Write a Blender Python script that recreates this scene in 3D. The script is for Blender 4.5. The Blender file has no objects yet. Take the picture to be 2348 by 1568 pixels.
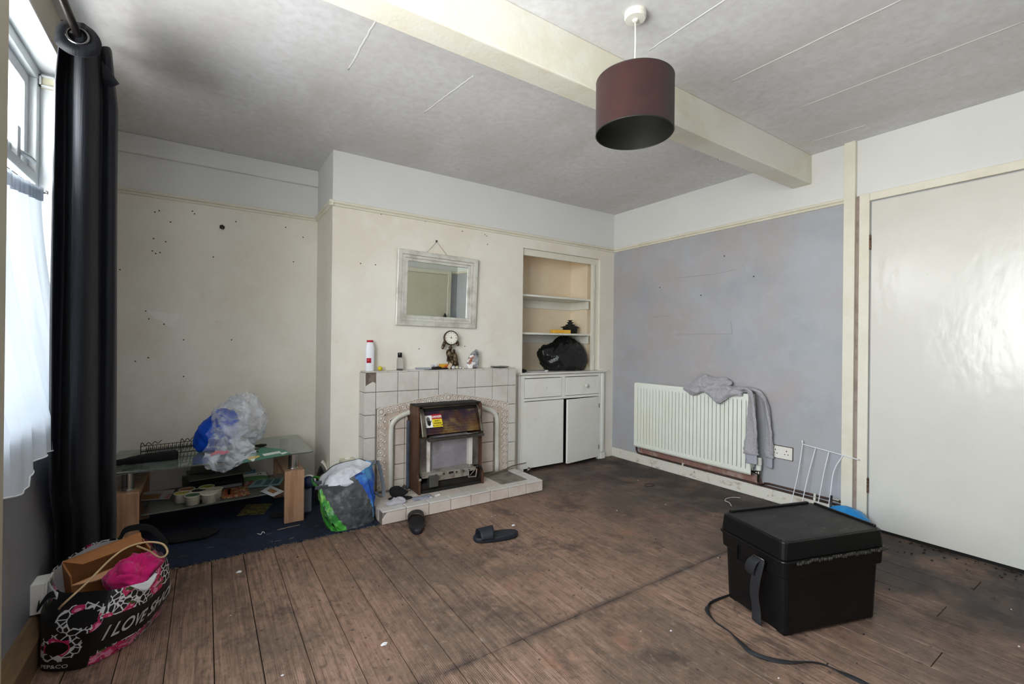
# Run-down living room: tiled fireplace, built-in cupboard, radiator, glass TV stand, scattered belongings.
import bpy, bmesh, math, random
from math import sin, cos, pi, radians as rad, sqrt, atan2, exp
from mathutils import Vector, Matrix, noise
sc = bpy.context.scene
COL = sc.collection
random.seed(7)

# ------------------------------------------------------------------ camera
cam_d = bpy.data.cameras.new('camera'); cam = bpy.data.objects.new('camera', cam_d); COL.objects.link(cam)
yaw, pit, rol = rad(33.827), rad(0.0744), rad(0.6183)
fw = Vector((sin(yaw)*cos(pit), cos(yaw)*cos(pit), sin(pit))); rt = Vector((cos(yaw), -sin(yaw), 0)); up = rt.cross(fw)
r2 = rt*cos(rol) + up*sin(rol); u2 = -rt*sin(rol) + up*cos(rol)
m = Matrix((r2, u2, -fw)).transposed().to_4x4(); m.translation = (0, 0, 1.12)
cam.matrix_world = m
cam_d.sensor_width = 36; cam_d.lens = 36*1048.8/2348; cam_d.clip_start = 0.02
sc.camera = cam

# ------------------------------------------------------------------ view, sky
sc.view_settings.view_transform = 'Standard'; sc.view_settings.look = 'None'
sc.view_settings.gamma = 1.0; sc.view_settings.use_curve_mapping = False
sc.view_settings.exposure = 2.3
SKY = 5.2
w = bpy.data.worlds.new('overcast_sky'); sc.world = w; w.use_nodes = True
nt = w.node_tree; nt.nodes.clear()
wo = nt.nodes.new('ShaderNodeOutputWorld'); bg = nt.nodes.new('ShaderNodeBackground')
tc = nt.nodes.new('ShaderNodeTexCoord'); sx = nt.nodes.new('ShaderNodeSeparateXYZ')
cr = nt.nodes.new('ShaderNodeValToRGB')
mr = nt.nodes.new('ShaderNodeMapRange'); mr.inputs[1].default_value = -1; mr.inputs[2].default_value = 1
nt.links.new(tc.outputs['Generated'], sx.inputs[0]); nt.links.new(sx.outputs['Z'], mr.inputs[0]); nt.links.new(mr.outputs[0], cr.inputs[0])
el = cr.color_ramp.elements
el[0].position = .0; el[0].color = (.80, .80, .78, 1)
el[1].position = 1.; el[1].color = (.80, .91, 1.0, 1)
e = el.new(.47); e.color = (.84, .84, .82, 1)
e = el.new(.53); e.color = (.93, .97, 1.0, 1)
nt.links.new(cr.outputs[0], bg.inputs[0]); bg.inputs[1].default_value = SKY
nt.links.new(bg.outputs[0], wo.inputs[0])
try:
    sc.cycles.use_denoising = True
    sc.cycles.max_bounces = 14; sc.cycles.diffuse_bounces = 9; sc.cycles.transparent_max_bounces = 24
    sc.cycles.sample_clamp_indirect = 8.0
    sc.cycles.caustics_reflective = False; sc.cycles.caustics_refractive = False
except Exception: pass

# ------------------------------------------------------------------ helpers
def S(r, g, b):
    f = lambda c: ((c/255+.055)/1.055)**2.4 if c/255 > .04045 else c/255/12.92
    return (f(r), f(g), f(b), 1.0)
_mats = {}
def mat(name, col, rough=.6, metal=0., mott=(), bump=(), spec=.5, coat=0., sheen=0., trans=0., ior=1.45, emit=None, specks=None, rand=0., coord='Object'):
    """mott: (scale, colour, lo, hi, amount, stretch); bump: (scale, distance, stretch); specks: (scale, size, colour, amount)"""
    mt = bpy.data.materials.new(name); mt.use_nodes = True; t = mt.node_tree; N = t.nodes; L = t.links
    b = N['Principled BSDF']
    b.inputs['Roughness'].default_value = rough; b.inputs['Metallic'].default_value = metal
    b.inputs['Specular IOR Level'].default_value = spec; b.inputs['Coat Weight'].default_value = coat
    b.inputs['Coat Roughness'].default_value = .15
    b.inputs['Sheen Weight'].default_value = sheen; b.inputs['Transmission Weight'].default_value = trans; b.inputs['IOR'].default_value = ior
    if emit: b.inputs['Emission Color'].default_value = emit; b.inputs['Emission Strength'].default_value = 1
    tc = N.new('ShaderNodeTexCoord')
    def coords(st, off=0):
        mp = N.new('ShaderNodeMapping'); mp.inputs['Scale'].default_value = st; mp.inputs['Location'].default_value = (off, off*.7, off*.3)
        L.new(tc.outputs[coord], mp.inputs[0]); return mp.outputs[0]
    cur = None
    if rand:
        oi = N.new('ShaderNodeObjectInfo'); hs = N.new('ShaderNodeHueSaturation'); hs.inputs['Color'].default_value = col
        mr = N.new('ShaderNodeMapRange'); mr.inputs[3].default_value = 1-rand; mr.inputs[4].default_value = 1+rand
        L.new(oi.outputs['Random'], mr.inputs[0]); L.new(mr.outputs[0], hs.inputs['Value']); cur = hs.outputs[0]
    for k, a in enumerate(mott):
        scale, c2, lo, hi, amt = a[:5]; st = a[5] if len(a) > 5 else (1, 1, 1)
        n = N.new('ShaderNodeTexNoise'); n.inputs['Scale'].default_value = scale; n.inputs['Detail'].default_value = 5; n.inputs['Roughness'].default_value = .6
        L.new(coords(st, 3.1*k), n.inputs['Vector'])
        r = N.new('ShaderNodeMapRange'); r.inputs[1].default_value = lo; r.inputs[2].default_value = hi; r.inputs[4].default_value = amt
        L.new(n.outputs[0], r.inputs[0])
        mx = N.new('ShaderNodeMix'); mx.data_type = 'RGBA'; L.new(r.outputs[0], mx.inputs['Factor'])
        if cur is None: mx.inputs[6].default_value = col
        else: L.new(cur, mx.inputs[6])
        mx.inputs[7].default_value = c2; cur = mx.outputs[2]
    if specks:
        scale, size, c2, amt = specks
        v = N.new('ShaderNodeTexVoronoi'); v.inputs['Scale'].default_value = scale; L.new(coords((1, 1, 1), 1.7), v.inputs['Vector'])
        lt = N.new('ShaderNodeMath'); lt.operation = 'LESS_THAN'; lt.inputs[1].default_value = size; L.new(v.outputs['Distance'], lt.inputs[0])
        sp = N.new('ShaderNodeSeparateColor'); L.new(v.outputs['Color'], sp.inputs[0])
        gt = N.new('ShaderNodeMath'); gt.operation = 'GREATER_THAN'; gt.inputs[1].default_value = 1-amt; L.new(sp.outputs[0], gt.inputs[0])
        mu = N.new('ShaderNodeMath'); mu.operation = 'MULTIPLY'; L.new(lt.outputs[0], mu.inputs[0]); L.new(gt.outputs[0], mu.inputs[1])
        mx = N.new('ShaderNodeMix'); mx.data_type = 'RGBA'; L.new(mu.outputs[0], mx.inputs['Factor'])
        if cur is None: mx.inputs[6].default_value = col
        else: L.new(cur, mx.inputs[6])
        mx.inputs[7].default_value = c2; cur = mx.outputs[2]
    if cur is None: b.inputs['Base Color'].default_value = col
    else: L.new(cur, b.inputs['Base Color'])
    last = None
    for k, a in enumerate(bump):
        scale, dist = a[:2]; st = a[2] if len(a) > 2 else (1, 1, 1)
        n = N.new('ShaderNodeTexNoise'); n.inputs['Scale'].default_value = scale; n.inputs['Detail'].default_value = 4
        L.new(coords(st, 5.3*k+1), n.inputs['Vector'])
        bp = N.new('ShaderNodeBump'); bp.inputs['Distance'].default_value = dist; bp.inputs['Strength'].default_value = 1
        L.new(n.outputs[0], bp.inputs['Height'])
        if last: L.new(last, bp.inputs['Normal'])
        last = bp.outputs[0]
    if last: L.new(last, b.inputs['Normal'])
    mt.diffuse_color = col
    _mats[name] = mt
    return mt

def zsplit(mt, axis, thr, col2, mott=None):
    """second paint colour above a height (or beyond a position) on a wall"""
    t = mt.node_tree; N = t.nodes; L = t.links; b = N['Principled BSDF']
    tc = N.new('ShaderNodeTexCoord'); sp = N.new('ShaderNodeSeparateXYZ'); L.new(tc.outputs['Object'], sp.inputs[0])
    g = N.new('ShaderNodeMath'); g.operation = 'GREATER_THAN'; g.inputs[1].default_value = thr; L.new(sp.outputs[axis], g.inputs[0])
    mx = N.new('ShaderNodeMix'); mx.data_type = 'RGBA'; L.new(g.outputs[0], mx.inputs['Factor'])
    src = b.inputs['Base Color'].links[0].from_socket if b.inputs['Base Color'].links else None
    if src: L.new(src, mx.inputs[6])
    else: mx.inputs[6].default_value = b.inputs['Base Color'].default_value
    n = N.new('ShaderNodeTexNoise'); n.inputs['Scale'].default_value = 2.2; n.inputs['Detail'].default_value = 4; L.new(tc.outputs['Object'], n.inputs['Vector'])
    m2 = N.new('ShaderNodeMix'); m2.data_type = 'RGBA'; L.new(n.outputs[0], m2.inputs['Factor'])
    m2.inputs[6].default_value = col2; m2.inputs[7].default_value = tuple(c*.88 for c in col2[:3])+(1,)
    L.new(m2.outputs[2], mx.inputs[7]); L.new(mx.outputs[2], b.inputs['Base Color'])

class MB:
    """collects geometry in world coordinates"""
    def __init__(s): s.v = []; s.f = []; s.uv = None; s.mi = []
    def add(s, vs, fs, mi=0):
        o = len(s.v); s.v += [tuple(p) for p in vs]; s.f += [tuple(i+o for i in f) for f in fs]; s.mi += [mi]*len(fs); return s
    def box(s, x0, x1, y0, y1, z0, z1, T=None, mi=0):
        vs = [Vector((x, y, z)) for x in (x0, x1) for y in (y0, y1) for z in (z0, z1)]
        if T is not None: vs = [T @ p for p in vs]
        return s.add(vs, [(0, 1, 3, 2), (4, 6, 7, 5), (0, 4, 5, 1), (2, 3, 7, 6), (0, 2, 6, 4), (1, 5, 7, 3)], mi)
    def prism(s, poly, a, b, axis='z', T=None, mi=0):
        """poly: 2-D points; axis z: (x,y), axis y: (x,z), axis x: (y,z)"""
        def P(u, v, w): return {'z': (u, v, w), 'y': (u, w, v), 'x': (w, u, v)}[axis]
        n = len(poly); vs = [Vector(P(u, v, a)) for u, v in poly]+[Vector(P(u, v, b)) for u, v in poly]
        if T is not None: vs = [T @ p for p in vs]
        fs = [tuple(range(n))[::-1], tuple(range(n, 2*n))]+[(i, (i+1) % n, n+(i+1) % n, n+i) for i in range(n)]
        return s.add(vs, fs, mi)
    def lathe(s, prof, c, axis=Vector((0, 0, 1)), seg=24, mi=0, caps=True):
        """prof: (r, h) pairs"""
        axis = Vector(axis).normalized(); a = axis.orthogonal().normalized(); b = axis.cross(a); c = Vector(c); vs = []; fs = []
        for r, h in prof:
            for k in range(seg):
                t = 2*pi*k/seg; vs.append(c+axis*h+(a*cos(t)+b*sin(t))*max(r, 1e-5))
        for i in range(len(prof)-1):
            for k in range(seg): fs.append((i*seg+k, i*seg+(k+1) % seg, (i+1)*seg+(k+1) % seg, (i+1)*seg+k))
        if caps: fs.append(tuple(range(seg))[::-1]); fs.append(tuple(range((len(prof)-1)*seg, len(prof)*seg)))
        return s.add(vs, fs, mi)
    def tube(s, pts, r, seg=8, closed=False, mi=0):
        pts = [Vector(p) for p in pts]; n = len(pts); vs = []; fs = []; prev = None
        for i, p in enumerate(pts):
            a = pts[(i-1) % n] if (closed or i > 0) else p; b = pts[(i+1) % n] if (closed or i < n-1) else p
            d = (b-a).normalized()
            if prev is None: nn = d.orthogonal().normalized()
            else: nn = (prev-d*prev.dot(d)).normalized()
            prev = nn; bb = d.cross(nn); rr = r[i] if isinstance(r, (list, tuple)) else r
            for k in range(seg):
                t = 2*pi*k/seg; vs.append(p+(nn*cos(t)+bb*sin(t))*rr)
        m_ = n if closed else n-1
        for i in range(m_):
            j = (i+1) % n
            for k in range(seg): fs.append((i*seg+k, i*seg+(k+1) % seg, j*seg+(k+1) % seg, j*seg+k))
        if not closed: fs.append(tuple(range(seg))[::-1]); fs.append(tuple(range((n-1)*seg, n*seg)))
        return s.add(vs, fs, mi)
    def flat(s, pts, sides, w, t, seg=20, pw=.55, fn=None, mi=0):
        """flattened tube: path, side vector per point, half widths, half thicknesses"""
        pts = [Vector(p) for p in pts]; n = len(pts); vs = []; fs = []
        for i, p in enumerate(pts):
            a = pts[max(i-1, 0)]; b = pts[min(i+1, n-1)]; d = (b-a).normalized()
            sd = Vector(sides[i] if isinstance(sides, list) else sides); sd = (sd-d*sd.dot(d)).normalized(); nn = d.cross(sd)
            ww = w[i] if isinstance(w, (list, tuple)) else w; tt = t[i] if isinstance(t, (list, tuple)) else t
            for k in range(seg):
                q = 2*pi*k/seg; c_, s_ = cos(q), sin(q)
                u = math.copysign(abs(c_)**pw, c_)*ww; v = math.copysign(abs(s_)**1., s_)*tt
                pt = p+sd*u+nn*v
                if fn: pt = fn(pt, i/(n-1), q, nn)
                vs.append(pt)
        for i in range(n-1):
            for k in range(seg): fs.append((i*seg+k, i*seg+(k+1) % seg, (i+1)*seg+(k+1) % seg, (i+1)*seg+k))
        fs.append(tuple(range(seg))[::-1]); fs.append(tuple(range((n-1)*seg, n*seg)))
        return s.add(vs, fs, mi)
    def grid(s, fn, nu, nv, close_u=False, mi=0):
        vs = [Vector(fn(i/(nu if close_u else nu-1), j/(nv-1))) for j in range(nv) for i in range(nu)]; fs = []
        mu = nu if close_u else nu-1
        for j in range(nv-1):
            for i in range(mu): fs.append((j*nu+i, j*nu+(i+1) % nu, (j+1)*nu+(i+1) % nu, (j+1)*nu+i))
        return s.add(vs, fs, mi)
    def blob(s, c, rad_, fn=None, seg=36, rings=24, T=None, mi=0):
        c = Vector(c); vs = []; fs = []
        for j in range(rings+1):
            th = pi*j/rings
            for i in range(seg):
                ph = 2*pi*i/seg; d = Vector((sin(th)*cos(ph), sin(th)*sin(ph), cos(th)))
                p = Vector((d.x*rad_[0], d.y*rad_[1], d.z*rad_[2]))
                if fn: p = fn(p, d)
                if T is not None: p = T @ p
                vs.append(c+p)
        for j in range(rings):
            for i in range(seg): fs.append((j*seg+i, (j+1)*seg+i, (j+1)*seg+(i+1) % seg, j*seg+(i+1) % seg))
        return s.add(vs, fs, mi)
    def build(s, name, mats, parent=None, loc=None, smooth=False, bevel=0., solid=0., subsurf=0, label=None, uvs=None, merge=False, seg=2, stuff=False, fixn=True):
        me = bpy.data.meshes.new(name)
        if parent is not None: off = wloc(parent); loc = None
        else: off = Vector(loc) if loc is not None else Vector((0, 0, 0))
        me.from_pydata([tuple(Vector(p)-off) for p in s.v], [], s.f)
        mats = mats if isinstance(mats, (list, tuple)) else [mats]
        for m_ in mats: me.materials.append(m_)
        if len(mats) > 1:
            for p, k in zip(me.polygons, s.mi): p.material_index = k
        if uvs:
            ul = me.uv_layers.new(name='uv')
            for lp in me.loops: ul.data[lp.index].uv = uvs[lp.vertex_index]
        if fixn or merge:
            bm = bmesh.new(); bm.from_mesh(me)
            if merge: bmesh.ops.remove_doubles(bm, verts=bm.verts, dist=1e-5)
            if fixn: bmesh.ops.recalc_face_normals(bm, faces=bm.faces)
            bm.to_mesh(me); bm.free()
        if smooth:
            for p in me.polygons: p.use_smooth = True
        o = bpy.data.objects.new(name, me); COL.objects.link(o)
        if parent is not None: o.parent = parent
        else: o.location = off
        if solid: md = o.modifiers.new('thickness', 'SOLIDIFY'); md.thickness = solid; md.offset = 0
        if bevel: md = o.modifiers.new('bevel', 'BEVEL'); md.width = bevel; md.segments = seg; md.limit_method = 'ANGLE'; md.angle_limit = rad(40)
        if subsurf: md = o.modifiers.new('sub', 'SUBSURF'); md.levels = subsurf; md.render_levels = subsurf
        if label: o['label'] = label
        if stuff: o['kind'] = 'stuff'
        return o
def wloc(o):
    v = Vector(o.location)
    while o.parent: o = o.parent; v += Vector(o.location)
    return v
def tag(o, label=None, cat=None, group=None, kind=None):
    if label: o['label'] = label
    if cat: o['category'] = cat
    if group: o['group'] = group
    if kind: o['kind'] = kind
    return o
def thing(name, label, cat, loc=(0, 0, 0), group=None):
    o = bpy.data.objects.new(name, None); COL.objects.link(o); o.location = loc; o.empty_display_size = .05
    return tag(o, label, cat, group)
def struct(o): o['kind'] = 'structure'; return o
def cr_spline(pts, per=8, closed=False):
    pts = [Vector(p) for p in pts]; n = len(pts); out = []
    for i in range(n if closed else n-1):
        p1, p2 = pts[i], pts[(i+1) % n]
        p0 = pts[(i-1) % n] if (closed or i > 0) else p1*2-p2
        p3 = pts[(i+2) % n] if (closed or i+2 < n) else p2*2-p1
        for k in range(per):
            t = k/per
            out.append(.5*((2*p1)+(p2-p0)*t+(2*p0-5*p1+4*p2-p3)*t*t+(3*p1-p0-3*p2+p3)*t**3))
    if not closed: out.append(pts[-1])
    return out
def nz(p, s=1., seed=0.): return noise.noise(Vector((p[0]*s+seed*7.3, p[1]*s-seed*3.1, p[2]*s+seed*1.7)))
def ridge(p, s=1., seed=0.): return 1-2*abs(nz(p, s, seed))
def crum(p, d, amp, s=1., seed=0.):
    """pushes a point along d with sharp creases"""
    h = ridge(p, s, seed)*.55+ridge(p, s*2.1, seed+4)*.3+ridge(p, s*4.3, seed+9)*.15
    return p+d*(h-.35)*amp
def text_mb(txt, size, mapfn, depth=.0006, align='CENTER', shear=0., bold=0.):
    """flat lettering; every letter vertex goes through mapfn(u, v, w)"""
    cu = bpy.data.curves.new('lettering', 'FONT'); cu.body = txt; cu.size = size; cu.align_x = align; cu.align_y = 'CENTER'
    cu.extrude = depth; cu.shear = shear; cu.offset = bold; cu.resolution_u = 3
    o = bpy.data.objects.new('tmp', cu); COL.objects.link(o)
    dg = bpy.context.evaluated_depsgraph_get(); me = bpy.data.meshes.new_from_object(o.evaluated_get(dg))
    b = MB(); b.add([mapfn(v.co.x, v.co.y, v.co.z) for v in me.vertices], [tuple(p.vertices) for p in me.polygons])
    bpy.data.objects.remove(o); bpy.data.curves.remove(cu); bpy.data.meshes.remove(me)
    return b
def rotz(a, c=(0, 0, 0)):
    c = Vector(c); return Matrix.Translation(c) @ Matrix.Rotation(a, 4, 'Z') @ Matrix.Translation(-c)

# ------------------------------------------------------------------ room numbers (metres; floor z = 0)
XL, XR, YB, YA, YN, XC, ZC = -.50, 3.397, 3.246, 3.75, -.26, .705, 2.41
RZ = 2.03     # underside of picture rail
DADO = 2.045  # paint change
# ------------------------------------------------------------------ wall and trim materials
CREAM = S(230, 226, 215); WHITE = S(222, 223, 221); GREY = S(168, 172, 178)
m_cream = mat('cream_painted_wall', CREAM, .72, mott=[(1.3, S(220, 211, 194), .42, .62, .7), (5, S(236, 232, 222), .52, .7, .5), (14, S(208, 196, 174), .62, .75, .35)], bump=[(7, .0035), (60, .0006)], specks=(7, .045, S(120, 96, 72), .12))
zsplit(m_cream, 2, DADO, WHITE)
m_grey = mat('grey_painted_wall', GREY, .5, mott=[(1.1, S(168, 160, 158), .42, .62, .8), (2.6, S(150, 156, 163), .5, .7, .6), (8, S(180, 186, 198), .55, .72, .3)], bump=[(4, .006), (50, .0006)], specks=(4, .025, S(60, 58, 56), .2))
zsplit(m_grey, 2, DADO, WHITE)
m_ceil = mat('mottled_ceiling_paint', S(218, 219, 220), .85, mott=[(1.1, S(204, 202, 200), .40, .62, .8, (1, .6, 1)), (2.6, S(226, 228, 232), .46, .66, .7, (1, .5, 1)), (4, S(208, 200, 190), .55, .72, .45), (25, S(188, 186, 184), .4, .7, .4)], bump=[(3, .004), (26, .0008)])
m_cgloss = mat('cream_gloss_paint', S(223, 219, 204), .42, mott=[(3, S(210, 204, 182), .45, .65, .6), (18, S(226, 223, 206), .5, .65, .5)], bump=[(40, .0006)], specks=(30, .05, S(90, 70, 50), .02))
m_wgloss = mat('off_white_gloss_paint', S(222, 221, 211), .35, mott=[(4, S(208, 205, 190), .48, .68, .6)], bump=[(30, .0005)], specks=(22, .06, S(80, 66, 54), .03))
m_skirt = mat('scuffed_white_skirting', S(220, 216, 204), .5, mott=[(9, S(150, 128, 104), .56, .70, .65, (1, 1, 2)), (30, S(110, 88, 70), .62, .72, .7)], bump=[(40, .0008)])
m_frame = mat('white_window_paint', S(208, 212, 214), .38, mott=[(12, S(196, 200, 200), .5, .7, .4)], bump=[(50, .0004)], specks=(60, .05, S(60, 50, 40), .03))
m_dark = mat('dark_void', S(22, 19, 18), .9)
m_plaster = mat('bare_plaster', S(140, 104, 92), .85, mott=[(9, S(176, 150, 140), .5, .62, .8)], bump=[(25, .002)])

# ------------------------------------------------------------------ floor
def floor_mat():
    mt = bpy.data.materials.new('worn_floorboards'); mt.use_nodes = True; t = mt.node_tree; N = t.nodes; L = t.links; b = N['Principled BSDF']
    tc = N.new('ShaderNodeTexCoord'); oi = N.new('ShaderNodeObjectInfo')
    def mapn(scale, rnd=0.):
        mp = N.new('ShaderNodeMapping'); mp.inputs['Scale'].default_value = scale; L.new(tc.outputs['Object'], mp.inputs[0])
        if rnd:
            cb = N.new('ShaderNodeCombineXYZ'); mu = N.new('ShaderNodeMath'); mu.operation = 'MULTIPLY'; mu.inputs[1].default_value = rnd
            L.new(oi.outputs['Random'], mu.inputs[0]); L.new(mu.outputs[0], cb.inputs[1]); L.new(cb.outputs[0], mp.inputs['Location'])
        return mp.outputs[0]
    def noise_(vec, sc_, det=5, ro=.6, dist=0.):
        n = N.new('ShaderNodeTexNoise'); n.inputs['Scale'].default_value = sc_; n.inputs['Detail'].default_value = det; n.inputs['Roughness'].default_value = ro
        n.inputs['Distortion'].default_value = dist; L.new(vec, n.inputs['Vector']); return n.outputs[0]
    def rng(s_, lo, hi, a=0., bb=1.):
        r = N.new('ShaderNodeMapRange'); r.interpolation_type = 'SMOOTHSTEP'; r.inputs[1].default_value = lo; r.inputs[2].default_value = hi; r.inputs[3].default_value = a; r.inputs[4].default_value = bb; L.new(s_, r.inputs[0]); return r.outputs[0]
    def mix(f, a, bcol):
        mx = N.new('ShaderNodeMix'); mx.data_type = 'RGBA'
        L.new(f, mx.inputs['Factor'])
        if isinstance(a, tuple): mx.inputs[6].default_value = a
        else: L.new(a, mx.inputs[6])
        mx.inputs[7].default_value = bcol; return mx.outputs[2]
    def mul(a, c_):
        m_ = N.new('ShaderNodeMath'); m_.operation = 'MULTIPLY'; L.new(a, m_.inputs[0])
        if isinstance(c_, float): m_.inputs[1].default_value = c_
        else: L.new(c_, m_.inputs[1])
        return m_.outputs[0]
    grain = noise_(mapn((26, 1.3, 26), 40.), 3.2, 7, .65, .6)
    base = mix(rng(grain, .34, .66), S(156, 126, 108), S(106, 84, 70))
    base = mix(rng(oi.outputs['Random'], 0., 1., 0., .45), base, S(122, 94, 78))
    big = noise_(mapn((1, 1, 1)), 1.5, 6, .62)
    base = mix(rng(big, .44, .60, 0., .7), base, S(92, 78, 66))
    blot = noise_(mapn((1, .8, 1)), 3.4, 8, .66, .4)
    base = mix(rng(blot, .54, .66, 0., .6), base, S(52, 45, 42))
    mid = noise_(mapn((1, .55, 1)), 9., 8, .75, .8)
    base = mix(rng(mid, .52, .68, 0., .42), base, S(66, 54, 48))
    base = mix(rng(mid, .30, .42, .45, 0.), base, S(164, 128, 108))
    fine = noise_(mapn((1, .7, 1)), 30., 6, .8, .5)
    base = mix(rng(fine, .50, .66, 0., .55), base, S(58, 48, 42))
    base = mix(rng(fine, .32, .46, .35, 0.), base, S(176, 150, 132))
    scf = noise_(mapn((1.6, .6, 1)), 12., 8, .7, 1.2)
    base = mix(rng(scf, .60, .72, 0., .65), base, S(44, 40, 40))
    red = noise_(mapn((1, 1, 1)), 5.5, 6, .6)
    base = mix(rng(red, .58, .7, 0., .5), base, S(136, 96, 76))
    pale = noise_(mapn((1.3, .7, 1)), 6.3, 8, .72, .3)
    base = mix(rng(pale, .63, .76, 0., .55), base, S(170, 160, 150))
    # stained strip where a wall once stood and the grimy area by the door
    sp = N.new('ShaderNodeSeparateXYZ'); L.new(tc.outputs['Object'], sp.inputs[0])
    yy = N.new('ShaderNodeMath'); yy.operation = 'SUBTRACT'; yy.inputs[1].default_value = 1.41; L.new(sp.outputs[1], yy.inputs[0])
    ab = N.new('ShaderNodeMath'); ab.operation = 'ABSOLUTE'; L.new(yy.outputs[0], ab.inputs[0])
    base = mix(mul(rng(ab.outputs[0], .0, .035, 1., 0.), rng(noise_(mapn((1, 1, 1)), 5., 4), .35, .55, .15, .75)), base, S(56, 48, 46))
    base = mix(mul(rng(sp.outputs[0], 1.9, 3.0), rng(noise_(mapn((1, 1.4, 1)), 3., 6), .36, .58, .35, .92)), base, S(46, 42, 42))
    spk = N.new('ShaderNodeTexVoronoi'); spk.inputs['Scale'].default_value = 13; L.new(tc.outputs['Object'], spk.inputs['Vector'])
    base = mix(rng(spk.outputs['Distance'], .05, .09, .8, 0.), base, S(50, 42, 38))
    L.new(base, b.inputs['Base Color'])
    L.new(rng(blot, .4, .7, .52, .72), b.inputs['Roughness']); b.inputs['Specular IOR Level'].default_value = .35
    base_ = base
    # ribs of old carpet glue along the boards
    wv = N.new('ShaderNodeTexWave'); wv.bands_direction = 'X'; wv.inputs['Scale'].default_value = 46; wv.inputs['Distortion'].default_value = 1.2; wv.inputs['Detail'].default_value = 2
    L.new(mapn((1, .3, 1)), wv.inputs['Vector'])
    rib = mul(wv.outputs[1], rng(noise_(mapn((1, 1, 1)), 1.7, 3), .46, .6, 0., .55))
    hb = N.new('ShaderNodeMath'); hb.operation = 'ADD'; L.new(rib, hb.inputs[0]); L.new(grain, hb.inputs[1])
    bp = N.new('ShaderNodeBump'); bp.inputs['Distance'].default_value = .0022; bp.inputs['Strength'].default_value = .8; L.new(hb.outputs[0], bp.inputs['Height'])
    L.new(bp.outputs[0], b.inputs['Normal'])
    return mt
m_floor = floor_mat()
floor = MB().box(XL-.15, XR+.1, YN-.1, YA+.1, -.12, -.022).build('floor', m_dark); struct(floor)
random.seed(3)
x = XL+.0; seams = []
x = -.522
while x < XR+.02:
    seams.append(x); x += .1393
for i, x0 in enumerate(seams):
    x1 = min(x0+.1393, XR+.02)
    cuts = [YN-.02, 1.41, YA+.02]
    if i % 3 == 1: cuts.insert(1, .45+.2*random.random())
    if i % 4 == 2: cuts.insert(-1, 2.3+.5*random.random())
    for a, b_ in zip(cuts[:-1], cuts[1:]):
        dz = -.0012*random.random(); g = .0010+.0010*random.random()
        MB().box(x0+g, x1-g, a+.0012, b_-.0012, -.022, dz).build('plank', m_floor, floor, bevel=.0011, seg=1)

# ------------------------------------------------------------------ walls
ceiling = struct(MB().box(XL-.3, XR+.2, YN-.2, YA+.3, ZC, ZC+.1).build('ceiling', m_ceil))
wl = MB()
W1 = (-.20, 1.42); W2 = (1.62, 2.685); WZ0, WZ1 = .80, 2.228   # two window openings; the nearer one is unseen, enlarged for more light
TH = .26
def wallL(y0, y1, z0, z1): wl.box(XL-TH, XL, y0, y1, z0, z1)
wallL(YN-.1, W1[0], 0, ZC); wallL(W1[1], W2[0], 0, ZC); wallL(W2[1], YA+.1, 0, ZC)
wallL(W1[0], W1[1], 0, WZ0); wallL(W1[0], W1[1], WZ1, ZC); wallL(W2[0], W2[1], 0, WZ0); wallL(W2[0], W2[1], WZ1, ZC)
m_wl = mat('shaded_grey_wall_paint', S(128, 129, 134), .55, mott=[(2, S(140, 136, 134), .45, .65, .5)], bump=[(6, .004), (50, .0006)], specks=(6, .03, S(190, 190, 190), .15))  # same grey as the right wall, its shade put into a darker colour
zsplit(m_wl, 2, DADO, S(196, 186, 170))
struct(wl.build('wall_left', m_wl))
# alcove wall, chimney return, chimney face with niche opening
struct(MB().box(XL-.1, XC+.1, YA, YA+.12, 0, ZC).build('wall_alcove', m_cream))
NX0, NX1, NZ1 = 2.283, 3.205, 1.945
wc = MB().prism([(XC, 0), (NX0, 0), (NX0, NZ1), (NX1, NZ1), (NX1, 0), (XR+.05, 0), (XR+.05, ZC), (XC, ZC)], YB, YB+.10, 'y')
struct(wc.build('wall_back', m_cream))
struct(MB().box(XC, XC+.10, YB+.10, YA+.05, 0, ZC).build('wall_chimney_side', m_cream))
m_niche = mat('yellowed_niche_paint', S(228, 214, 190), .6, mott=[(3, S(218, 194, 160), .45, .65, .6), (9, S(230, 220, 196), .5, .7, .5)], bump=[(14, .002)])
nb = MB().box(2.2, NX0, YB+.1, 3.62, 0, 2.0).box(3.132, 3.26, YB+.1, 3.62, 0, 2.0).box(2.2, 3.26, 3.592, 3.66, 0, 2.0).box(2.2, 3.26, YB+.1, 3.62, 1.965, 2.03)
struct(nb.build('wall_niche', m_niche))
struct(MB().box(XR, XR+.12, YN-.1, YB+.1, 0, ZC).build('wall_right', m_grey))
struct(MB().box(XL-.1, XR+.1, YN-.12, YN, 0, ZC).build('wall_rear', m_grey))
# bare plaster strip under the radiator
struct(MB().prism([(1.74, .088), (2.90, .088), (2.90, .150), (2.62, .185), (2.1, .18), (1.86, .165), (1.77, .15)], XR-.004, XR+.002, 'x').build('trim_1', m_plaster))
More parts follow.
